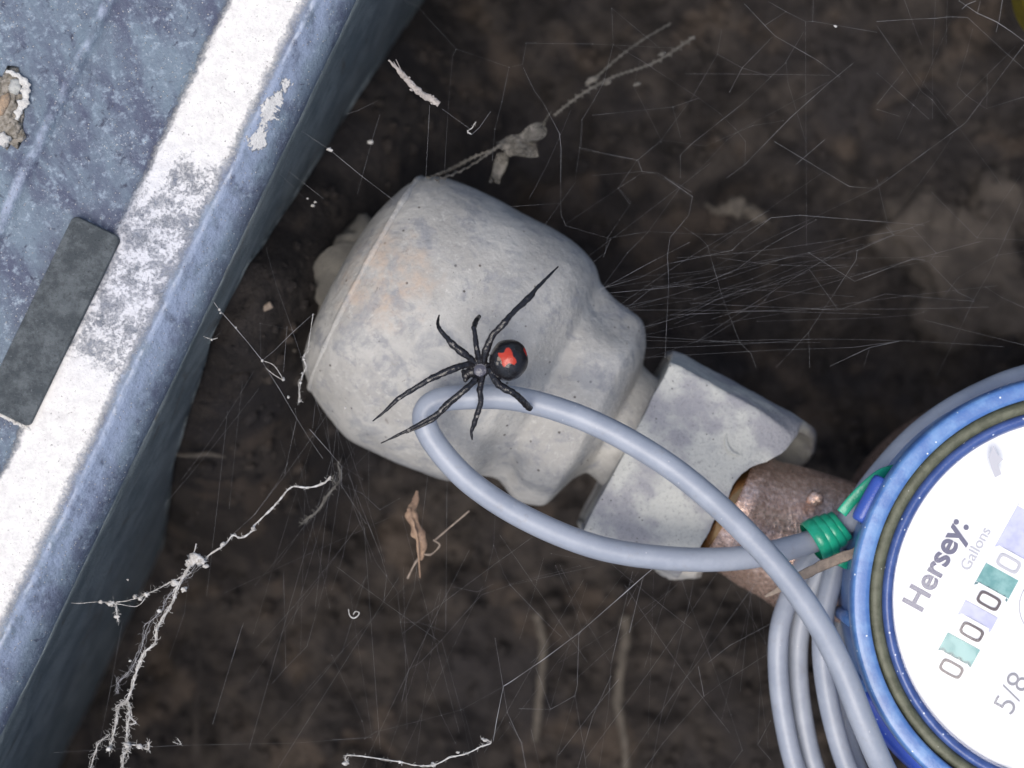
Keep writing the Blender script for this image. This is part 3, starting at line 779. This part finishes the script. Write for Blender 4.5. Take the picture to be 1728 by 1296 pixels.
stick("rootlet", [(330, 1060, -84), (338, 1130, -82), (332, 1200, -83), (330, 1290, -84)], lambda t: .35 + .3 * math.sin(t * 9) ** 2, M_soil, "faint root running down the soil near the lower left", "root")
mb = MB()
for (pts) in ([(425, 590, -30), (445, 562, -28), (480, 560, -30), (470, 585, -30), (500, 592, -30)], [(370, 575, -25), (395, 592, -27), (408, 612, -28)], [(400, 600, -30), (420, 560, -29), (450, 565, -30), (455, 580, -30)]):
    tube(mb, crom([P(*p) for p in pts], 10), .32, 8, rough=.6)
tag(mb.build("root_hairs", M_root), "tangle of fine root hairs left of the dome", "roots", kind='stuff')
mb = MB(); blob(mb, P(430, 612, -22), (1.3, 1.2, .9), 14, .4); tag(mb.build("pebble", M_root), "small pale pebble beside the root hairs", "pebble")
# pale rock lump on the right with pits
mb = MB(); q = P(1640, 430, -88)
for dx, dy, r in ((0, 0, 12), (-10, 6, 9), (7, 11, 8), (9, -9, 9), (-3, -12, 8)):
    blob(mb, q + Vector((dx, dy, -3)), (r, r * .9, 5), 28, .5)
M_rock = simple("pale_pitted_rock", (.085, .072, .062), .95, col2=(.045, .038, .034), sc=.12, bs=.8, bsc=.8, specks=(.12, .10, (.015, .013, .012)))
tag(mb.build("pitted_rock", M_rock), "pale brown pitted rock in the soil above the meter", "rock")
# old silk sheet between dome and soil
sh = thing("old_silk_sheet", P(880, 240, -20), "torn dirty sheet of old silk above the dome", "old web")
def sheet(name, quads, z, amp):
    mb = MB(); n_ = 26
    (a, b, c_, d_) = [P(*q, z) for q in quads]; vs = []; fs = []
    for i in range(n_):
        for j in range(n_):
            s_, t_ = i / (n_ - 1), j / (n_ - 1)
            q = (a * (1 - s_) + b * s_) * (1 - t_) + (d_ * (1 - s_) + c_ * s_) * t_
            q = q + Vector((1.3 * noise.noise(q * .35), 1.3 * noise.noise(q * .35 + Vector((9, 0, 0))), amp * noise.noise(q * .18 + Vector((3, 3, 3)))))
            vs.append(q)
    for i in range(n_ - 1):
        for j in range(n_ - 1):
            a0 = i * n_ + j; fs.append((a0, a0 + n_, a0 + n_ + 1, a0 + 1))
    m2 = [x + Vector((0, 0, -.15)) for x in vs]
    mb.add(vs + m2, fs + [tuple(i + n_ * n_ for i in f[::-1]) for f in fs]); return mb.build(name, M_silks, sh)
sheet("silk_flap", [(838, 236), (935, 192), (912, 232), (850, 250)], -20, 5)
sheet("silk_flap", [(838, 244), (912, 222), (905, 262), (862, 262)], -22, 5)
sheet("silk_flap", [(834, 262), (858, 256), (846, 310), (826, 306)], -24, 4)
mb = MB()
for pts in ([(935, 195, -20), (980, 160, -20), (1035, 130, -22), (1105, 105, -24), (1170, 63, -26)], [(990, 145, -22), (1040, 100, -22), (1080, 70, -24), (1130, 40, -26)], [(838, 250, -20), (800, 265, -20), (760, 285, -18), (722, 300, -14)], [(850, 240, -20), (790, 282, -18), (735, 305, -12)]):
    for k in range(5):
        o = Vector((random.uniform(-.8, .8), random.uniform(-.8, .8), random.uniform(-.8, .8)))
        pl = [q + o * math.sin(3 * i_ + k) * .6 for i_, q in enumerate(crom([P(*p) for p in pts], 9))]
        tube(mb, pl, .10, 5, rough=.8)
for p_, r in (((1117, 91), .5), ((1169, 63), .35), ((1075, 142), .45), ((1000, 135), .9), ((1025, 140), .5)): blob(mb, P(*p_, -22), (r * 1.6, r * .7, r * .5), 10, .5, M=Matrix.Rotation(.4, 3, 'Z'))
mb.build("silk_strand", M_silkd, sh)

# ---------------------------------------------------------------- clean threads of the web
def zf(x, y): return 6 + 9 * noise.noise(Vector((x * .0023, y * .0023, .7))) + 3 * noise.noise(Vector((x * .008, y * .008, 4)))
CA, CB, CC, CD, CE, CF, CG, CH, CI = (1000, 0, 4.32), (1000, 300, 2.3736), (1480, 0, 6.48), (860, 960, 3.857), (560, 800, 2.16), (340, 480, 4.05), (460, 0, 3.811), (640, 0, 4.05), (640, 0, 1.588)
TH = {
 'right': [
 (CA, 1, "140,60 530,385|150,325 345,435 775,715 925,825 1040,940 1115,1030|140,60 150,325 80,600 0,750|345,435 300,630 500,1020 820,1065 1040,970 1170,915 1390,880|500,1020 330,1165 0,1100|330,1165 360,1250 480,1262 720,1400|360,1250 0,1280|775,715 585,780 0,840|940,215 910,395 720,720 500,1020|910,395 1090,495 1300,560|1090,495 1310,270|1110,30 1255,185 1330,262 1640,440 1800,560|1410,85 1255,185|1280,10 1410,85 1560,160 1605,155 2070,235|1610,-60 1605,155|1090,495 1000,670|1400,465 1100,750 720,1050 640,1130 640,1296|1410,460 1425,610 1560,1050|1540,230 1400,465|1728,590 1530,705 1090,940 980,1020 870,1140 720,1296|1900,460 1728,600 1440,860 1250,1055 1110,1200 980,1296|1115,1030 1110,1200|1690,1020 1480,1200|585,780 640,1000"),
 (CB, 1, "170,0 105,40 155,100 60,240 50,300 0,340|290,0 350,40 400,75 385,150 310,240 300,310 305,420 290,720|360,195 430,240 460,272 520,480 590,660 635,705 655,760|350,40 220,220 140,300 30,450|30,450 220,345 390,258|30,445 190,400 300,345 560,290 600,250 715,160 830,150 1020,165 1330,190|300,440 510,345 640,275 895,155 1125,45 1180,0|30,465 300,440 455,418 580,365 700,275 780,230 895,168|100,520 290,480 410,485 640,405 760,350 960,320 1080,285 1160,245 1205,230 1335,238|450,420 585,365 870,300 1080,235 1180,220 1280,200|1175,195 1205,230|1280,200 1375,300 1350,340 1465,460 1530,490|140,520 240,440 400,420|200,600 310,550 420,515 560,440 760,400 870,375 1060,350|200,600 380,550 490,490 600,450|200,730 475,635 565,580 620,550 690,490 765,400|660,575 1095,562 1285,550 1325,538 1400,485 1465,400 1620,310 1760,290|735,760 865,620 930,520 1055,330 1060,290|950,755 1110,680 1225,655|1225,655 1035,680 725,690 200,720|200,635 590,660|1110,680 1085,760|1380,790 1475,600 1530,480 1590,380 1720,90|985,530 1170,465 1400,485 1530,495|870,370 985,530 860,525 310,550|865,300 1050,415 1280,325 1330,330|865,620 870,760|65,242 220,215 490,228 615,215 715,160|1140,10 1180,180 1205,230|1360,60 1540,240 1728,250|1570,435 1640,480 1728,520|1330,570 1728,670|1205,230 1060,290|50,430 180,395 390,380 640,340 870,300|60,470 140,480 330,420 560,380"),
 (CC, 1, "0,285 170,530 340,780 485,1000 600,1090 760,1296|640,0 610,560 605,1296|300,0 395,260 485,490|1045,315 985,560 875,935 985,1050 1180,1180|1520,505 1210,810 985,1040 770,1250|1205,810 1200,1185 1607,1060|280,790 160,940 0,1140|0,1195 240,1270|0,800 400,1150 560,1296|990,190 1130,320 1400,570 1607,750"),
 (CC, 2, "0,235 300,215 640,200 800,183 990,190|1375,-30 1340,200 1303,345|930,100 980,50 1080,10|1130,10 1095,150"),
 (CC, 3, "900,10 1090,140 1300,235 1460,340 1650,480"),
 (CI, 1, "485,360 487,575 500,605 620,640 600,690|545,325 540,400 690,430 755,380|690,430 640,505 670,545|330,555 480,545|1060,380 1260,500 1330,505 1570,330 1728,120|500,600 700,465 740,465 838,528"),
 (CH, 1, "985,465 1060,620 1125,710 1230,910 1245,1025 1240,1240|1385,820 1370,1010 1340,1220|1458,700 1385,820|1370,1010 1458,1025|1000,295 1185,298 1458,300 2040,330"),
 ],
 'low': [
 (CD, 3, "-38,762 0,740 220,590 460,410 740,165 870,50 930,0"),
 (CD, 1, "300,-20 390,180 470,390|330,-20 510,360 660,620 650,780 640,920 580,1310|0,100 240,350 340,445 140,610|0,100 460,-20|800,20 660,620|830,110 765,240|710,720 560,900 320,1210|660,700 540,960 440,1310|1210,0 1170,220 1070,630 990,940 920,1310|1120,70 1170,220 1300,560 1440,950 1515,1180 1420,1310|1640,40 1480,260 1285,530 1100,770 950,980 740,1290|1750,330 1430,500 1290,610|1750,510 1370,750 1265,828 1000,1130 880,1300|1697,990 1615,1145 1697,1240|1630,790 1615,1145|0,1000 80,1130 110,1310|140,1045 200,1310|60,910 265,915|170,640 265,915|425,825 310,1210 300,1310|425,825 480,1150 500,1310"),
 (CD, 2, "460,410 450,430 440,760 425,825 265,915|870,50 840,160 780,415|1228,635 1265,828"),
 (CE, 1, "35,40 110,70 175,130 245,90|60,40 75,110 160,320 240,430 250,540 280,710 320,690 400,605 545,440 650,405 960,335|600,40 590,260 625,360 650,405 790,550 840,595|590,260 560,390|440,410 530,430 590,400|400,605 470,860 520,1090|280,710 330,680 400,880 450,980|420,0 415,575 315,540 250,540|120,965 160,940 300,905 470,860 625,775|255,830 280,710|200,370 190,460|130,370 70,460|595,600 640,870 690,980 710,1090|0,660 110,900 125,965 0,968|60,0 180,300 200,370|350,0 300,420 250,540|1160,350 800,290|480,860 540,1090|90,40 40,300 0,420"),
 (CE, 3, "625,775 600,900 588,975"),
 ],
 'left': [
 (CF, 3, "35,50 120,170 230,295 320,400 415,520"),
 (CF, 2, "415,520 440,570 530,710 600,830 650,915 740,1060 830,1190|415,520 500,450 620,330 765,200|740,990 880,1150 955,1240 960,1400"),
 (CF, 1, "510,0 620,310 780,790 830,940 880,1140 920,1340|640,850 650,920 610,1100 570,1290|400,265 405,500|585,290 560,600|400,265 620,310|780,790 760,980|850,880 880,1140|930,950 940,1200|985,1020 1045,1165|1215,1070 980,1310|15,355 70,375 130,330|960,1240 1100,1330|440,-250 510,0"),
 (CG, 2, "120,800 370,965 570,1130 780,1290|1400,720 1330,820 1280,865"),
 (CG, 1, "0,1070 200,1270|90,1090 330,1280|930,40 1180,315 1520,432 1607,415 1632,275 1690,275|1180,315 1157,365 1130,680 1105,1110|1520,432 1475,655 1430,830 1412,1035|690,735 640,900 545,1250|1010,680 985,1150|1090,700 1270,830|475,735 550,710 680,645|930,40 760,-40"),
 ((100, 780, 2.511), 1, "970,0 930,80 830,220 720,320|1200,20 1130,490 1050,780 960,870|270,660 215,970 150,1296|780,680 700,940 650,1110|1190,90 1300,260|540,560 530,640 465,830|-20,1230 500,1200 1000,1190 1320,1165|1160,130 830,520|950,460 960,870 900,940|1300,480 1200,800 1010,1030"),
 ],
}
LAB = {'right': "fine cobweb of crossing threads over the dark soil right of the dome",
       'low': "fine cobweb threads with one bright strand below the cable loop",
       'left': "fine cobweb threads strung between the box rim and the dome"}
for reg, lst in TH.items():
    web = thing("cobweb", P(864, 400, 5) if reg == 'right' else P(900, 1100, 5) if reg == 'low' else P(500, 400, 5), LAB[reg], "cobweb", "fine cobwebs in the pit")
    knots = MB()
    for (ox, oy, sc_), w_, txt in lst:
        for pl in txt.split('|'):
            pts = [tuple(float(q) for q in p.split(',')) for p in pl.split()]
            pts = [(ox + x / sc_, oy + y / sc_) for x, y in pts]
            fine = []
            for a, b in zip(pts, pts[1:]):
                n_ = max(1, int(math.dist(a, b) / 22))
                for i in range(n_): fine.append((a[0] + (b[0] - a[0]) * i / n_, a[1] + (b[1] - a[1]) * i / n_))
            fine.append(pts[-1])
            w3 = [P(x, y, zf(x, y)) for x, y in fine]
            rb = {1: .0072, 2: .014, 3: .027}[w_] * random.uniform(.75, 1.3)
            mb = MB(); tube(mb, w3, [rb * random.choice((.6, .8, 1, 1, 1.7)) for _ in w3], 5, cap=False)
            mb.build("silk_thread", M_silk if w_ > 1 else (M_silk if random.random() < .35 else M_silkf), web)
            for x, y in pts:
                if random.random() < .45: blob(knots, P(x, y, zf(x, y)), random.uniform(.025, .055), 6, .3)
    hz_ = MB(); rg = random.Random(len(reg) * 7)
    for q_ in range({'right': 34, 'low': 34, 'left': 16}[reg]):      # countless faint long lines behind the traced ones
        if reg == 'right':
            if q_ % 3: x0_, y0_ = rg.uniform(990, 1250), rg.uniform(420, 590); x1_, y1_ = x0_ + rg.uniform(160, 520), y0_ - rg.uniform(-30, 190)
            else: x0_, y0_ = rg.uniform(900, 1740), rg.uniform(-20, 560); a_ = rg.uniform(0, 6.3); l_ = rg.uniform(120, 420); x1_, y1_ = x0_ + l_ * math.cos(a_), min(560, y0_ + l_ * math.sin(a_))
        elif reg == 'low':
            x0_, y0_ = rg.uniform(560, 1290), rg.uniform(860, 1000); x1_, y1_ = x0_ + rg.uniform(-330, 200), y0_ + rg.uniform(120, 440)
        else:
            x0_, y0_ = rg.uniform(380, 640), rg.uniform(620, 800); x1_, y1_ = x0_ + rg.uniform(-190, 90), y0_ + rg.uniform(150, 520)
        n_ = 9; sag = rg.uniform(-8, 8)
        w3 = [P(x0_ + (x1_ - x0_) * i / n_, y0_ + (y1_ - y0_) * i / n_ + sag * math.sin(math.pi * i / n_), zf(x0_, y0_) + (zf(x1_, y1_) - zf(x0_, y0_)) * i / n_) for i in range(n_ + 1)]
        tube(hz_, w3, rg.choice((.0025, .0035, .005)), 4, cap=False)
    hz_.build("faint_silk", M_silk, web)['kind'] = 'stuff'
    knots.build("silk_knots", M_silk, web)['kind'] = 'stuff'

# ---------------------------------------------------------------- dusty ropes of silk
def fuzz(mb, pts, z, core, strands=5, spread=1.0, seed=1, hairs=40, hl=2.0):
    rnd = random.Random(seed)
    base = crom([P(x, y, z) for x, y in pts], 8)
    for k in range(strands):
        ph = rnd.uniform(0, 9); amp = (spread * (.25 if k == 0 else 1))
        pl = []
        for i, q in enumerate(base):
            j = Vector((noise.noise(Vector((i * .17, ph, 0))), noise.noise(Vector((i * .17, ph, 7))), noise.noise(Vector((i * .17, ph, 3))))) * amp
            pl.append(q + j * .6 + Vector((rnd.uniform(-.12, .12), rnd.uniform(-.12, .12), 0)) * amp)
        tube(mb, pl, core * .8 if k == 0 else core * rnd.uniform(.2, .45), 6, rough=.9, rs=2)
    for k in range(hairs):
        q = base[rnd.randrange(len(base))]; d = Vector((rnd.uniform(-1, 1), rnd.uniform(-1, 1), rnd.uniform(-.3, .6))).normalized()
        l_ = rnd.uniform(.3, 1) * hl; m_ = q + d * l_ * .5 + Vector((rnd.uniform(-.4, .4), rnd.uniform(-.4, .4), 0)) * l_ * .5
        tube(mb, crom([q, m_, q + d * l_], 4), core * .2, 4, cap=False)
T = lambda s_, o=(100, 780, 2.511): [(o[0] + float(p.split(',')[0]) / o[2], o[1] + float(p.split(',')[1]) / o[2]) for p in s_.split()]
rp = thing("dusty_silk_rope", P(330, 945, 5), "long dusty white silk rope snaking down the lower left", "dusty web")
mb = MB(); fuzz(mb, T("1150,60 1120,90 1050,108 985,105 930,165 880,215 825,270 820,290 770,320 735,310 700,350 640,390 610,420"), 3, .17, 4, .5, 2, 60, .9)
mb.build("silk_strand", M_silkw, rp)
mb = MB(); fuzz(mb, T("1170,100 1130,150 1100,200 1060,235 1025,260"), 0, .16, 6, .8, 3, 70, 1.0); mb.build("silk_strand", M_silkd, rp)
mb = MB(); fuzz(mb, T("1150,60 1175,95 1190,60 1180,0"), 3, .1, 6, 1.2, 33, 60, 1.0); mb.build("silk_strand", M_silkd, rp)
mb = MB(); fuzz(mb, T("555,430 540,460 500,530 480,590 440,660 410,710 405,765 360,810 330,880 310,950 285,1010"), 4, .19, 7, .9, 4, 120, 1.1); mb.build("silk_strand", M_silkw, rp)
mb = MB(); fuzz(mb, T("285,1010 250,1040 240,1100 225,1180 210,1225"), 3, .13, 7, 1.2, 5, 80, 1.3)
fuzz(mb, T("290,1010 295,1080 285,1150 290,1200 275,1250 262,1330"), 3, .12, 8, 1.6, 6, 110, 1.5)
fuzz(mb, T("215,1150 170,1190 150,1240 120,1330"), 3, .08, 5, 1.2, 7, 50, 1.2)
fuzz(mb, T("275,1195 330,1200 375,1215 378,1185"), 3, .16, 4, .6, 8, 40, 1.0)
fuzz(mb, T("300,1080 325,1105 290,1110"), 3, .1, 3, .5, 18, 20, .8)
fuzz(mb, T("480,1185 515,1195 500,1170"), 3, .05, 3, .5, 28, 10, .8); mb.build("silk_strand", M_silkw, rp)
mb = MB(); fuzz(mb, T("600,410 540,490 470,560 430,630 370,700 350,790 300,880 255,930 250,970"), 2, .05, 5, 1.6, 9, 60, 1.8); mb.build("silk_strand", M_silk, rp)
mb = MB(); fuzz(mb, T("560,470 480,505 400,545 370,560 320,580 240,595"), 4, .07, 4, .8, 10, 40, 1.4)
fuzz(mb, T("375,560 330,610 250,600 170,592 90,597 20,595"), 4, .06, 3, .3, 11, 10, .5)
fuzz(mb, T("240,600 245,640 250,675"), 4, .12, 3, .5, 12, 30, 1.0)
fuzz(mb, T("565,400 575,370 580,345"), 4, .10, 2, .2, 13, 6, .6); mb.build("silk_strand", M_silkw, rp)
mb = MB()
for (x, y, r) in ((575, 408, 1.15), (600, 420, .8), (555, 425, .8), (622, 440, .5), (220, 598, .6), (175, 592, .35), (370, 560, .45), (320, 570, .4), (345, 578, .4), (490, 512, .6), (528, 540, .55), (245, 655, .4), (425, 630, .4), (690, 352, .4), (290, 1200, .5), (210, 1215, .4), (300, 842, .22), (290, 498, .2), (695, 345, .35), (820, 280, .3), (340, 1205, .5)):
    q = T("%d,%d" % (x, y))[0]; blob(mb, P(*q, 4), (r, r * .8, r * .6), 14, .9)
mb.build("dust_clump", M_silkw, rp)['kind'] = 'stuff'

r2 = thing("dusty_silk_rope", P(700, 1280, 5), "short white silk rope lying along the bottom edge of the view", "dusty web")
mb = MB(); fuzz(mb, T("55,1055 50,1035 65,1025 160,1035 250,1050 310,1062 370,1060 430,1035 500,1015 540,995 580,980 560,968 545,965", CE), 8, .13, 4, .45, 14, 60, .8)
for x, y, r in ((50, 1055, .55), (370, 1060, .5), (250, 1050, .35), (560, 970, .4), (460, 1015, .3)): blob(mb, P(*T("%d,%d" % (x, y), CE)[0], 8), (r, r * .7, r * .6), 12, .8)
mb.build("silk_strand", M_silkw, r2)
r3 = thing("dusty_silk_rope", P(518, 600, 5), "short beaded white silk strand hanging just left of the dome", "dusty web")
mb = MB(); fuzz(mb, T("765,200 745,320 725,440", CF), 6, .05, 3, .25, 15, 10, .4); fuzz(mb, T("735,420 700,500 715,560 690,620 675,680 668,790 680,790", CF), 6, .06, 5, .8, 16, 60, .8)
for x, y, r in ((690, 607, .2), (676, 672, .25), (672, 795, .25), (700, 510, .25)): blob(mb, P(*T("%d,%d" % (x, y), CF)[0], 6), r, 10, .4)
mb.build("silk_strand", M_silkw, r3)
r4 = thing("dusty_silk_rope", P(445, 610, 5), "knotted silk strands hooked over the box wall edge", "dusty web")
mb = MB(); fuzz(mb, T("415,520 495,555 560,650", CF), 6, .05, 3, .35, 17, 14, .4); fuzz(mb, T("440,570 500,620 560,655", CF), 6, .05, 3, .35, 19, 14, .4); fuzz(mb, T("0,10 35,50 120,170", CF), 7, .06, 3, .3, 20, 14, .5); fuzz(mb, T("15,355 70,375 110,365", CF), 6, .05, 2, .2, 21, 8, .4)
for x, y, r in ((558, 648, .35), (415, 522, .25), (122, 172, .25), (130, 195, .18), (70, 377, .2), (595, 770, .25), (235, 295, .18), (30, 25, .4)): blob(mb, P(*T("%d,%d" % (x, y), CF)[0], 6), r, 10, .6)
mb.build("silk_strand", M_silkw, r4)
def speck(pts, label):
    mb = MB()
    for x, y, z, r in pts: blob(mb, P(x, y, z), (r, r * .7, r * .6), 12, .6)
    return tag(mb.build("silk_tuft", M_silkw), label, "silk tuft")
speck([(555, 252, zf(555, 252), .42), (559, 254, zf(555, 252), .35)], "bright white tuft on a thread above the dome")
speck([(1410, 44, 8, .3)], "tiny white tuft on a thread near the top right")
speck([(582, 688, 2, .26)], "tiny white fleck on the lower edge of the dome")
speck([(528, 347, -5, .35), (532, 341, -5, .25), (519, 335, -6, .2)], "pale tuft left of the dome's upper shoulder")
speck([(625, 240, -20, .55)], "dim pale tuft on the soil above the dome")
mb = MB(); tube(mb, crom([P(*p, 0) for p in ((588, 1028), (590, 1038), (596, 1043), (603, 1040), (606, 1034), (600, 1032), (596, 1037))], 8), .09, 6, rough=.5)
tag(mb.build("curled_fibre", M_silkw), "tiny curled white fibre hanging over the lower soil", "fibre")
fuz = MB(); fuzz(fuz, [(795, 226), (789, 222), (797, 215), (803, 206)], 0, .09, 3, .3, 40, 12, .5)
tag(fuz.build("silk_tuft", M_silkw), "slim white tuft left of the old silk sheet", "silk tuft")

# ---------------------------------------------------------------- the spider (belly up)
def S1(x, y): return (600 + x / 3.6, 420 + y / 3.6)
mb = MB()
def ell(c, rx, ry, rz, ang=0, seg=40):
    blob(mb, c, (rx, ry, rz), seg, 0.0, M=Matrix.Rotation(ang, 3, 'Z'))
ac = P(*S1(930, 676), 15.0)
blob(mb, ac, (3.15, 3.42, 3.3), 48, .045, M=Matrix.Rotation(-.25, 3, 'Z'))
ell(P(*S1(757, 738), 14.0), 1.55, 1.35, 1.05, .3)
ell(P(*S1(800, 715), 14.2), .8, .7, .7)
ell(P(*S1(705, 748), 13.8), 1.1, .95, .85)
ell(P(*S1(672, 768), 13.8), .75, .85, .7)
ell(P(*S1(668, 795), 13.9), .4, .45, .4)
ell(P(*S1(655, 745), 13.7), .4, .4, .4)
ell(P(*S1(866, 690), 17.0), .8, .9, .7)      # epigastric swelling
ell(P(*S1(905, 740), 16.7), .7, .6, .6)
def leg(pts, rad):
    w = [P(*S1(x, y), z) for x, y, z in pts]; n_ = 8
    cv = crom(w, n_); pl = []
    for i in range(len(w) - 1):
        for j in range(n_): pl.append(cv[i * n_ + j] * .45 + (w[i] + (w[i + 1] - w[i]) * (j / n_)) * .55)
    pl.append(w[-1]); rad = [q * 1.22 + .025 for q in rad]
    rr = crom([Vector((r, 0, 0)) for r in rad], n_)
    tube(mb, pl, [q.x for q in rr], 12, rough=.28, rs=1.6)
leg([(780, 705, 14), (785, 670, 15), (790, 620, 16), (835, 520, 17), (905, 450, 17.4), (940, 405, 17), (1060, 290, 15.6), (1090, 250, 15), (1160, 178, 13.4), (1232, 106, 12)], [.42, .42, .5, .44, .46, .36, .42, .28, .2, .09])
leg([(760, 700, 14), (745, 655, 15), (735, 600, 16), (722, 490, 15.2), (718, 480, 15), (735, 430, 12.8), (752, 410, 11)], [.4, .4, .38, .30, .36, .34, .26])
leg([(735, 705, 14), (700, 665, 15), (650, 630, 15.8), (585, 575, 15.8), (560, 545, 15.5), (510, 487, 14.8), (498, 450, 13.5), (508, 402, 11.6)], [.42, .4, .5, .46, .34, .28, .22, .10])
leg([(725, 712, 14), (690, 698, 15), (600, 725, 16), (475, 780, 16), (435, 800, 15.8), (260, 910, 14), (180, 985, 13), (103, 1047, 12)], [.42, .4, .5, .44, .38, .30, .20, .08])
leg([(745, 765, 14), (725, 800, 15), (660, 860, 15.6), (540, 955, 15.4), (495, 1005, 15), (320, 1100, 13.4), (240, 1140, 12.6), (153, 1181, 12)], [.4, .4, .44, .38, .36, .22, .16, .08])
leg([(738, 770, 13.4), (700, 830, 13.8), (600, 920, 14.0), (505, 1010, 13.6), (470, 1040, 13.4), (390, 1082, 12.9), (305, 1118, 12.4)], [.3, .3, .28, .24, .26, .18, .12])
leg([(765, 760, 14), (768, 785, 14.6), (755, 860, 15), (762, 930, 14.2), (735, 1015, 13), (715, 1080, 12), (703, 1110, 11.6), (709, 1162, 11)], [.42, .4, .42, .34, .38, .3, .22, .09])
leg([(795, 745, 14), (812, 735, 15), (870, 825, 16), (945, 868, 15.8), (980, 890, 15), (1020, 930, 13), (1058, 968, 10.6)], [.42, .42, .52, .48, .44, .46, .44])
me = bpy.data.meshes.new("raw"); me.from_pydata([(x * MM, y * MM, z * MM) for x, y, z in mb.v], [], mb.f)
ro = bpy.data.objects.new("raw", me); C.objects.link(ro)
rm = ro.modifiers.new("r", 'REMESH'); rm.mode = 'VOXEL'; rm.voxel_size = .000085
sm = ro.modifiers.new("s", 'SMOOTH'); sm.factor = .5; sm.iterations = 3
bpy.context.view_layer.update()
sp = bpy.data.meshes.new_from_object(ro.evaluated_get(bpy.context.evaluated_depsgraph_get()))
bpy.data.objects.remove(ro); sp.shade_smooth(); sp.name = "spider"
HG = [(864, 630), (884, 633), (902, 630), (914, 604), (930, 600), (945, 610), (952, 636), (957, 652), (972, 668), (978, 690), (966, 706), (948, 697), (934, 693), (918, 704), (903, 718), (891, 708), (888, 684), (880, 664), (868, 650)]
HG2 = [(1020, 600), (1031, 603), (1040, 615), (1043, 635), (1041, 655), (1033, 640), (1024, 622)]
def inside(x, y, poly):
    r = False; j = len(poly) - 1
    for i in range(len(poly)):
        xi, yi = poly[i]; xj, yj = poly[j]
        if (yi > y) != (yj > y) and x < (xj - xi) * (y - yi) / (yj - yi) + xi: r = not r
        j = i
    return r
ca = sp.color_attributes.new(name="pigment", type='FLOAT_COLOR', domain='POINT')
sc_c = P(*S1(757, 735), 15)
for i, v_ in enumerate(sp.vertices):
    x, y, z = v_.co / MM; k = .1 * (D - z) / D
    px = ((x / k + 864) - 600) * 3.6; py = ((648 - y / k) - 420) * 3.6
    colr = (.010, .009, .011)
    if v_.normal.z > .05 and px > 855:
        jx, jy = px + 3 * noise.noise(Vector((px * .05, py * .05, 0))), py + 3 * noise.noise(Vector((px * .05, py * .05, 5)))
        if z > 15 and inside(jx, jy, HG): colr = (.46, .040, .018)
        elif inside(jx, jy, HG2): colr = (.45, .02, .015)
        elif z > 16 and (math.dist((jx, jy), (872, 668)) < 14 or math.dist((jx, jy), (888, 690)) < 10): colr = (.20, .16, .12)
    elif math.dist((px, py), (757, 737)) < 38 and z > 14.3: colr = (.085, .085, .11)
    else:
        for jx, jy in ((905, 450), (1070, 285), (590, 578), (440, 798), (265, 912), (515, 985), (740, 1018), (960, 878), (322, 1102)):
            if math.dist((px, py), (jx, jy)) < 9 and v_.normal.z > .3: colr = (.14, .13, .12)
    ca.data[i].color = (*colr, 1)
sp.materials.clear(); sp.materials.append(M_spider)
spo = bpy.data.objects.new("black_widow_spider", sp); C.objects.link(spo)
tag(spo, "glossy black spider belly up with a red hourglass marking, over the cable loop", "spider")
